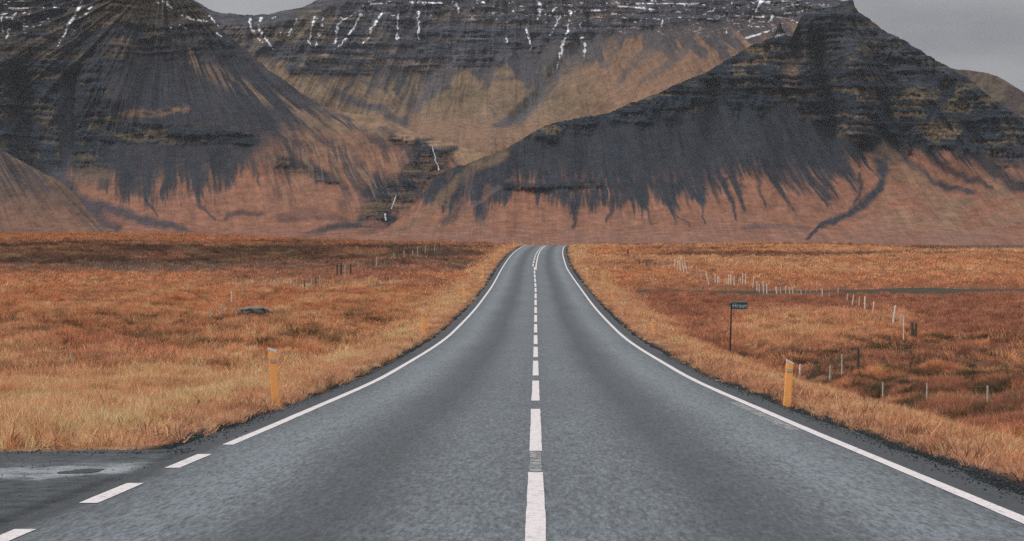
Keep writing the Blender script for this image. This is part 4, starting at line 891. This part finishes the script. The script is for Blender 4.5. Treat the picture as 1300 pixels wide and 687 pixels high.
cu = bpy.data.curves.new('lettering', 'FONT'); cu.body = 'Hraun'; cu.size = hS*.86; cu.extrude = .002; cu.align_x = 'CENTER'; cu.align_y = 'CENTER'
ct = bpy.data.objects.new('lettering', cu); C.objects.link(ct); bpy.context.view_layer.update()
dg = bpy.context.evaluated_depsgraph_get(); lm = bpy.data.meshes.new_from_object(ct.evaluated_get(dg)); bpy.data.objects.remove(ct)
lo = link('lettering', lm, WHT, sg); lo.location = (x0s+wS/2, -.063, zt-hS/2); lo.rotation_euler = (R(90), 0, 0); lm.materials.clear(); lm.materials.append(WHT); lo.scale = (1.0, 1, 1)

# ------------------------------------------------------------------ rocks and a bale
def rock(px, py, sx_, sy_, sz_, seed, mtl, label, name='boulder'):
    x, Yp, zz = drop_ray(px, py); bm = bmesh.new(); bmesh.ops.create_icosphere(bm, subdivisions=5, radius=1)
    co_ = np.array([v.co[:] for v in bm.verts]); n_ = fbm(co_[:, 0]*1.3+seed+co_[:, 2]*1.1, co_[:, 1]*1.3+seed*2-co_[:, 2], 3, 5); n2_ = fbm(co_[:, 0]*5+seed+co_[:, 2]*4, co_[:, 1]*5+co_[:, 2]*3, 3, 6); n3_ = vn(co_[:, 0]*2.2+9+seed, co_[:, 1]*2.2+co_[:, 2]*2.2, 8)
    for v, a_, b_, c_ in zip(bm.verts, n_, n2_, n3_):
        k = .72+.55*a_+.16*b_; v.co *= k; v.co.z = min(v.co.z, .62+.25*c_); v.co.x *= sx_; v.co.y *= sy_; v.co.z *= sz_
    me = bpy.data.meshes.new(name); bm.to_mesh(me); bm.free(); me.polygons.foreach_set('use_smooth', [True]*len(me.polygons))
    o = link(name, me, mtl); o.location = (x, Yp, zz+CZ+.05*sz_); return tag(o, label, 'rock')
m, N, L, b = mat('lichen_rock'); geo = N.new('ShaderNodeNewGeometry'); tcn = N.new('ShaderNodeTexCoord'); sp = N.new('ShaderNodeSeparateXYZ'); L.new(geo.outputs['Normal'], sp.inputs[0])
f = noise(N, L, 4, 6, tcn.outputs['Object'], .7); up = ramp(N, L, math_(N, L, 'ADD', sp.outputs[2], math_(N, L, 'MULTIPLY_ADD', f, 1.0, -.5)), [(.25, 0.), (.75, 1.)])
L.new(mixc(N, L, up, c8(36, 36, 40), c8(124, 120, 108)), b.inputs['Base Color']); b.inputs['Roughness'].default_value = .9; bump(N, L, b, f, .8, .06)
rock(323, 408, 1.05, .7, 1.05, 3.3, m, 'flat topped dark boulder with pale lichen lying in the left field')
rock(338, 409, .42, .35, .75, 8.1, plain('dark_rock', c8(40, 42, 46), .9, 5, .3, 0, .8), 'small black rock against the right end of the boulder')
x, Yp, zz = drop_ray(1291, 320, 300, 3000); Yp = 900.; x = (1291-PX)/F*Yp
bm = bmesh.new(); bmesh.ops.create_cone(bm, cap_ends=True, segments=24, radius1=.6, radius2=.6, depth=1.2); bmesh.ops.bevel(bm, geom=bm.edges[:], offset=.06, segments=2, affect='EDGES'); me = bpy.data.meshes.new('hay_bale'); bm.to_mesh(me); bm.free()
hb = link('hay_bale', me, plain('white_wrap', c8(228, 224, 218), .5, 4, .08)); hb.rotation_euler = (R(90), 0, R(25)); zz = float(land(np.array([x]), np.array([Yp]))[0]); hb.location = (x, Yp, zz+CZ+.6); tag(hb, 'tiny white wrapped bale on the far plain near the right edge', 'bale')

# ------------------------------------------------------------------ the air
hz = bpy.data.meshes.new('haze'); hx = 13000
hv = [(x, y, z) for z in (-18.5, 1500) for x, y in ((-hx, -hx), (hx, -hx), (hx, hx), (-hx, hx))]
hz.from_pydata(hv, [], [(0, 3, 2, 1), (4, 5, 6, 7), (0, 1, 5, 4), (1, 2, 6, 5), (2, 3, 7, 6), (3, 0, 4, 7)]); hz.update()
m = bpy.data.materials.new('haze'); m.use_nodes = True; N = m.node_tree.nodes; L = m.node_tree.links
N.remove(N['Principled BSDF']); pv = N.new('ShaderNodeVolumePrincipled'); pv.inputs['Color'].default_value = (.84, .87, .92, 1); pv.inputs['Density'].default_value = 1.4e-5; pv.inputs['Anisotropy'].default_value = 0
L.new(pv.outputs[0], N['Material Output'].inputs['Volume'])
hzo = link('haze', hz, m); tag(hzo, 'thin grey blue haze over the whole valley', 'haze', kind='stuff')
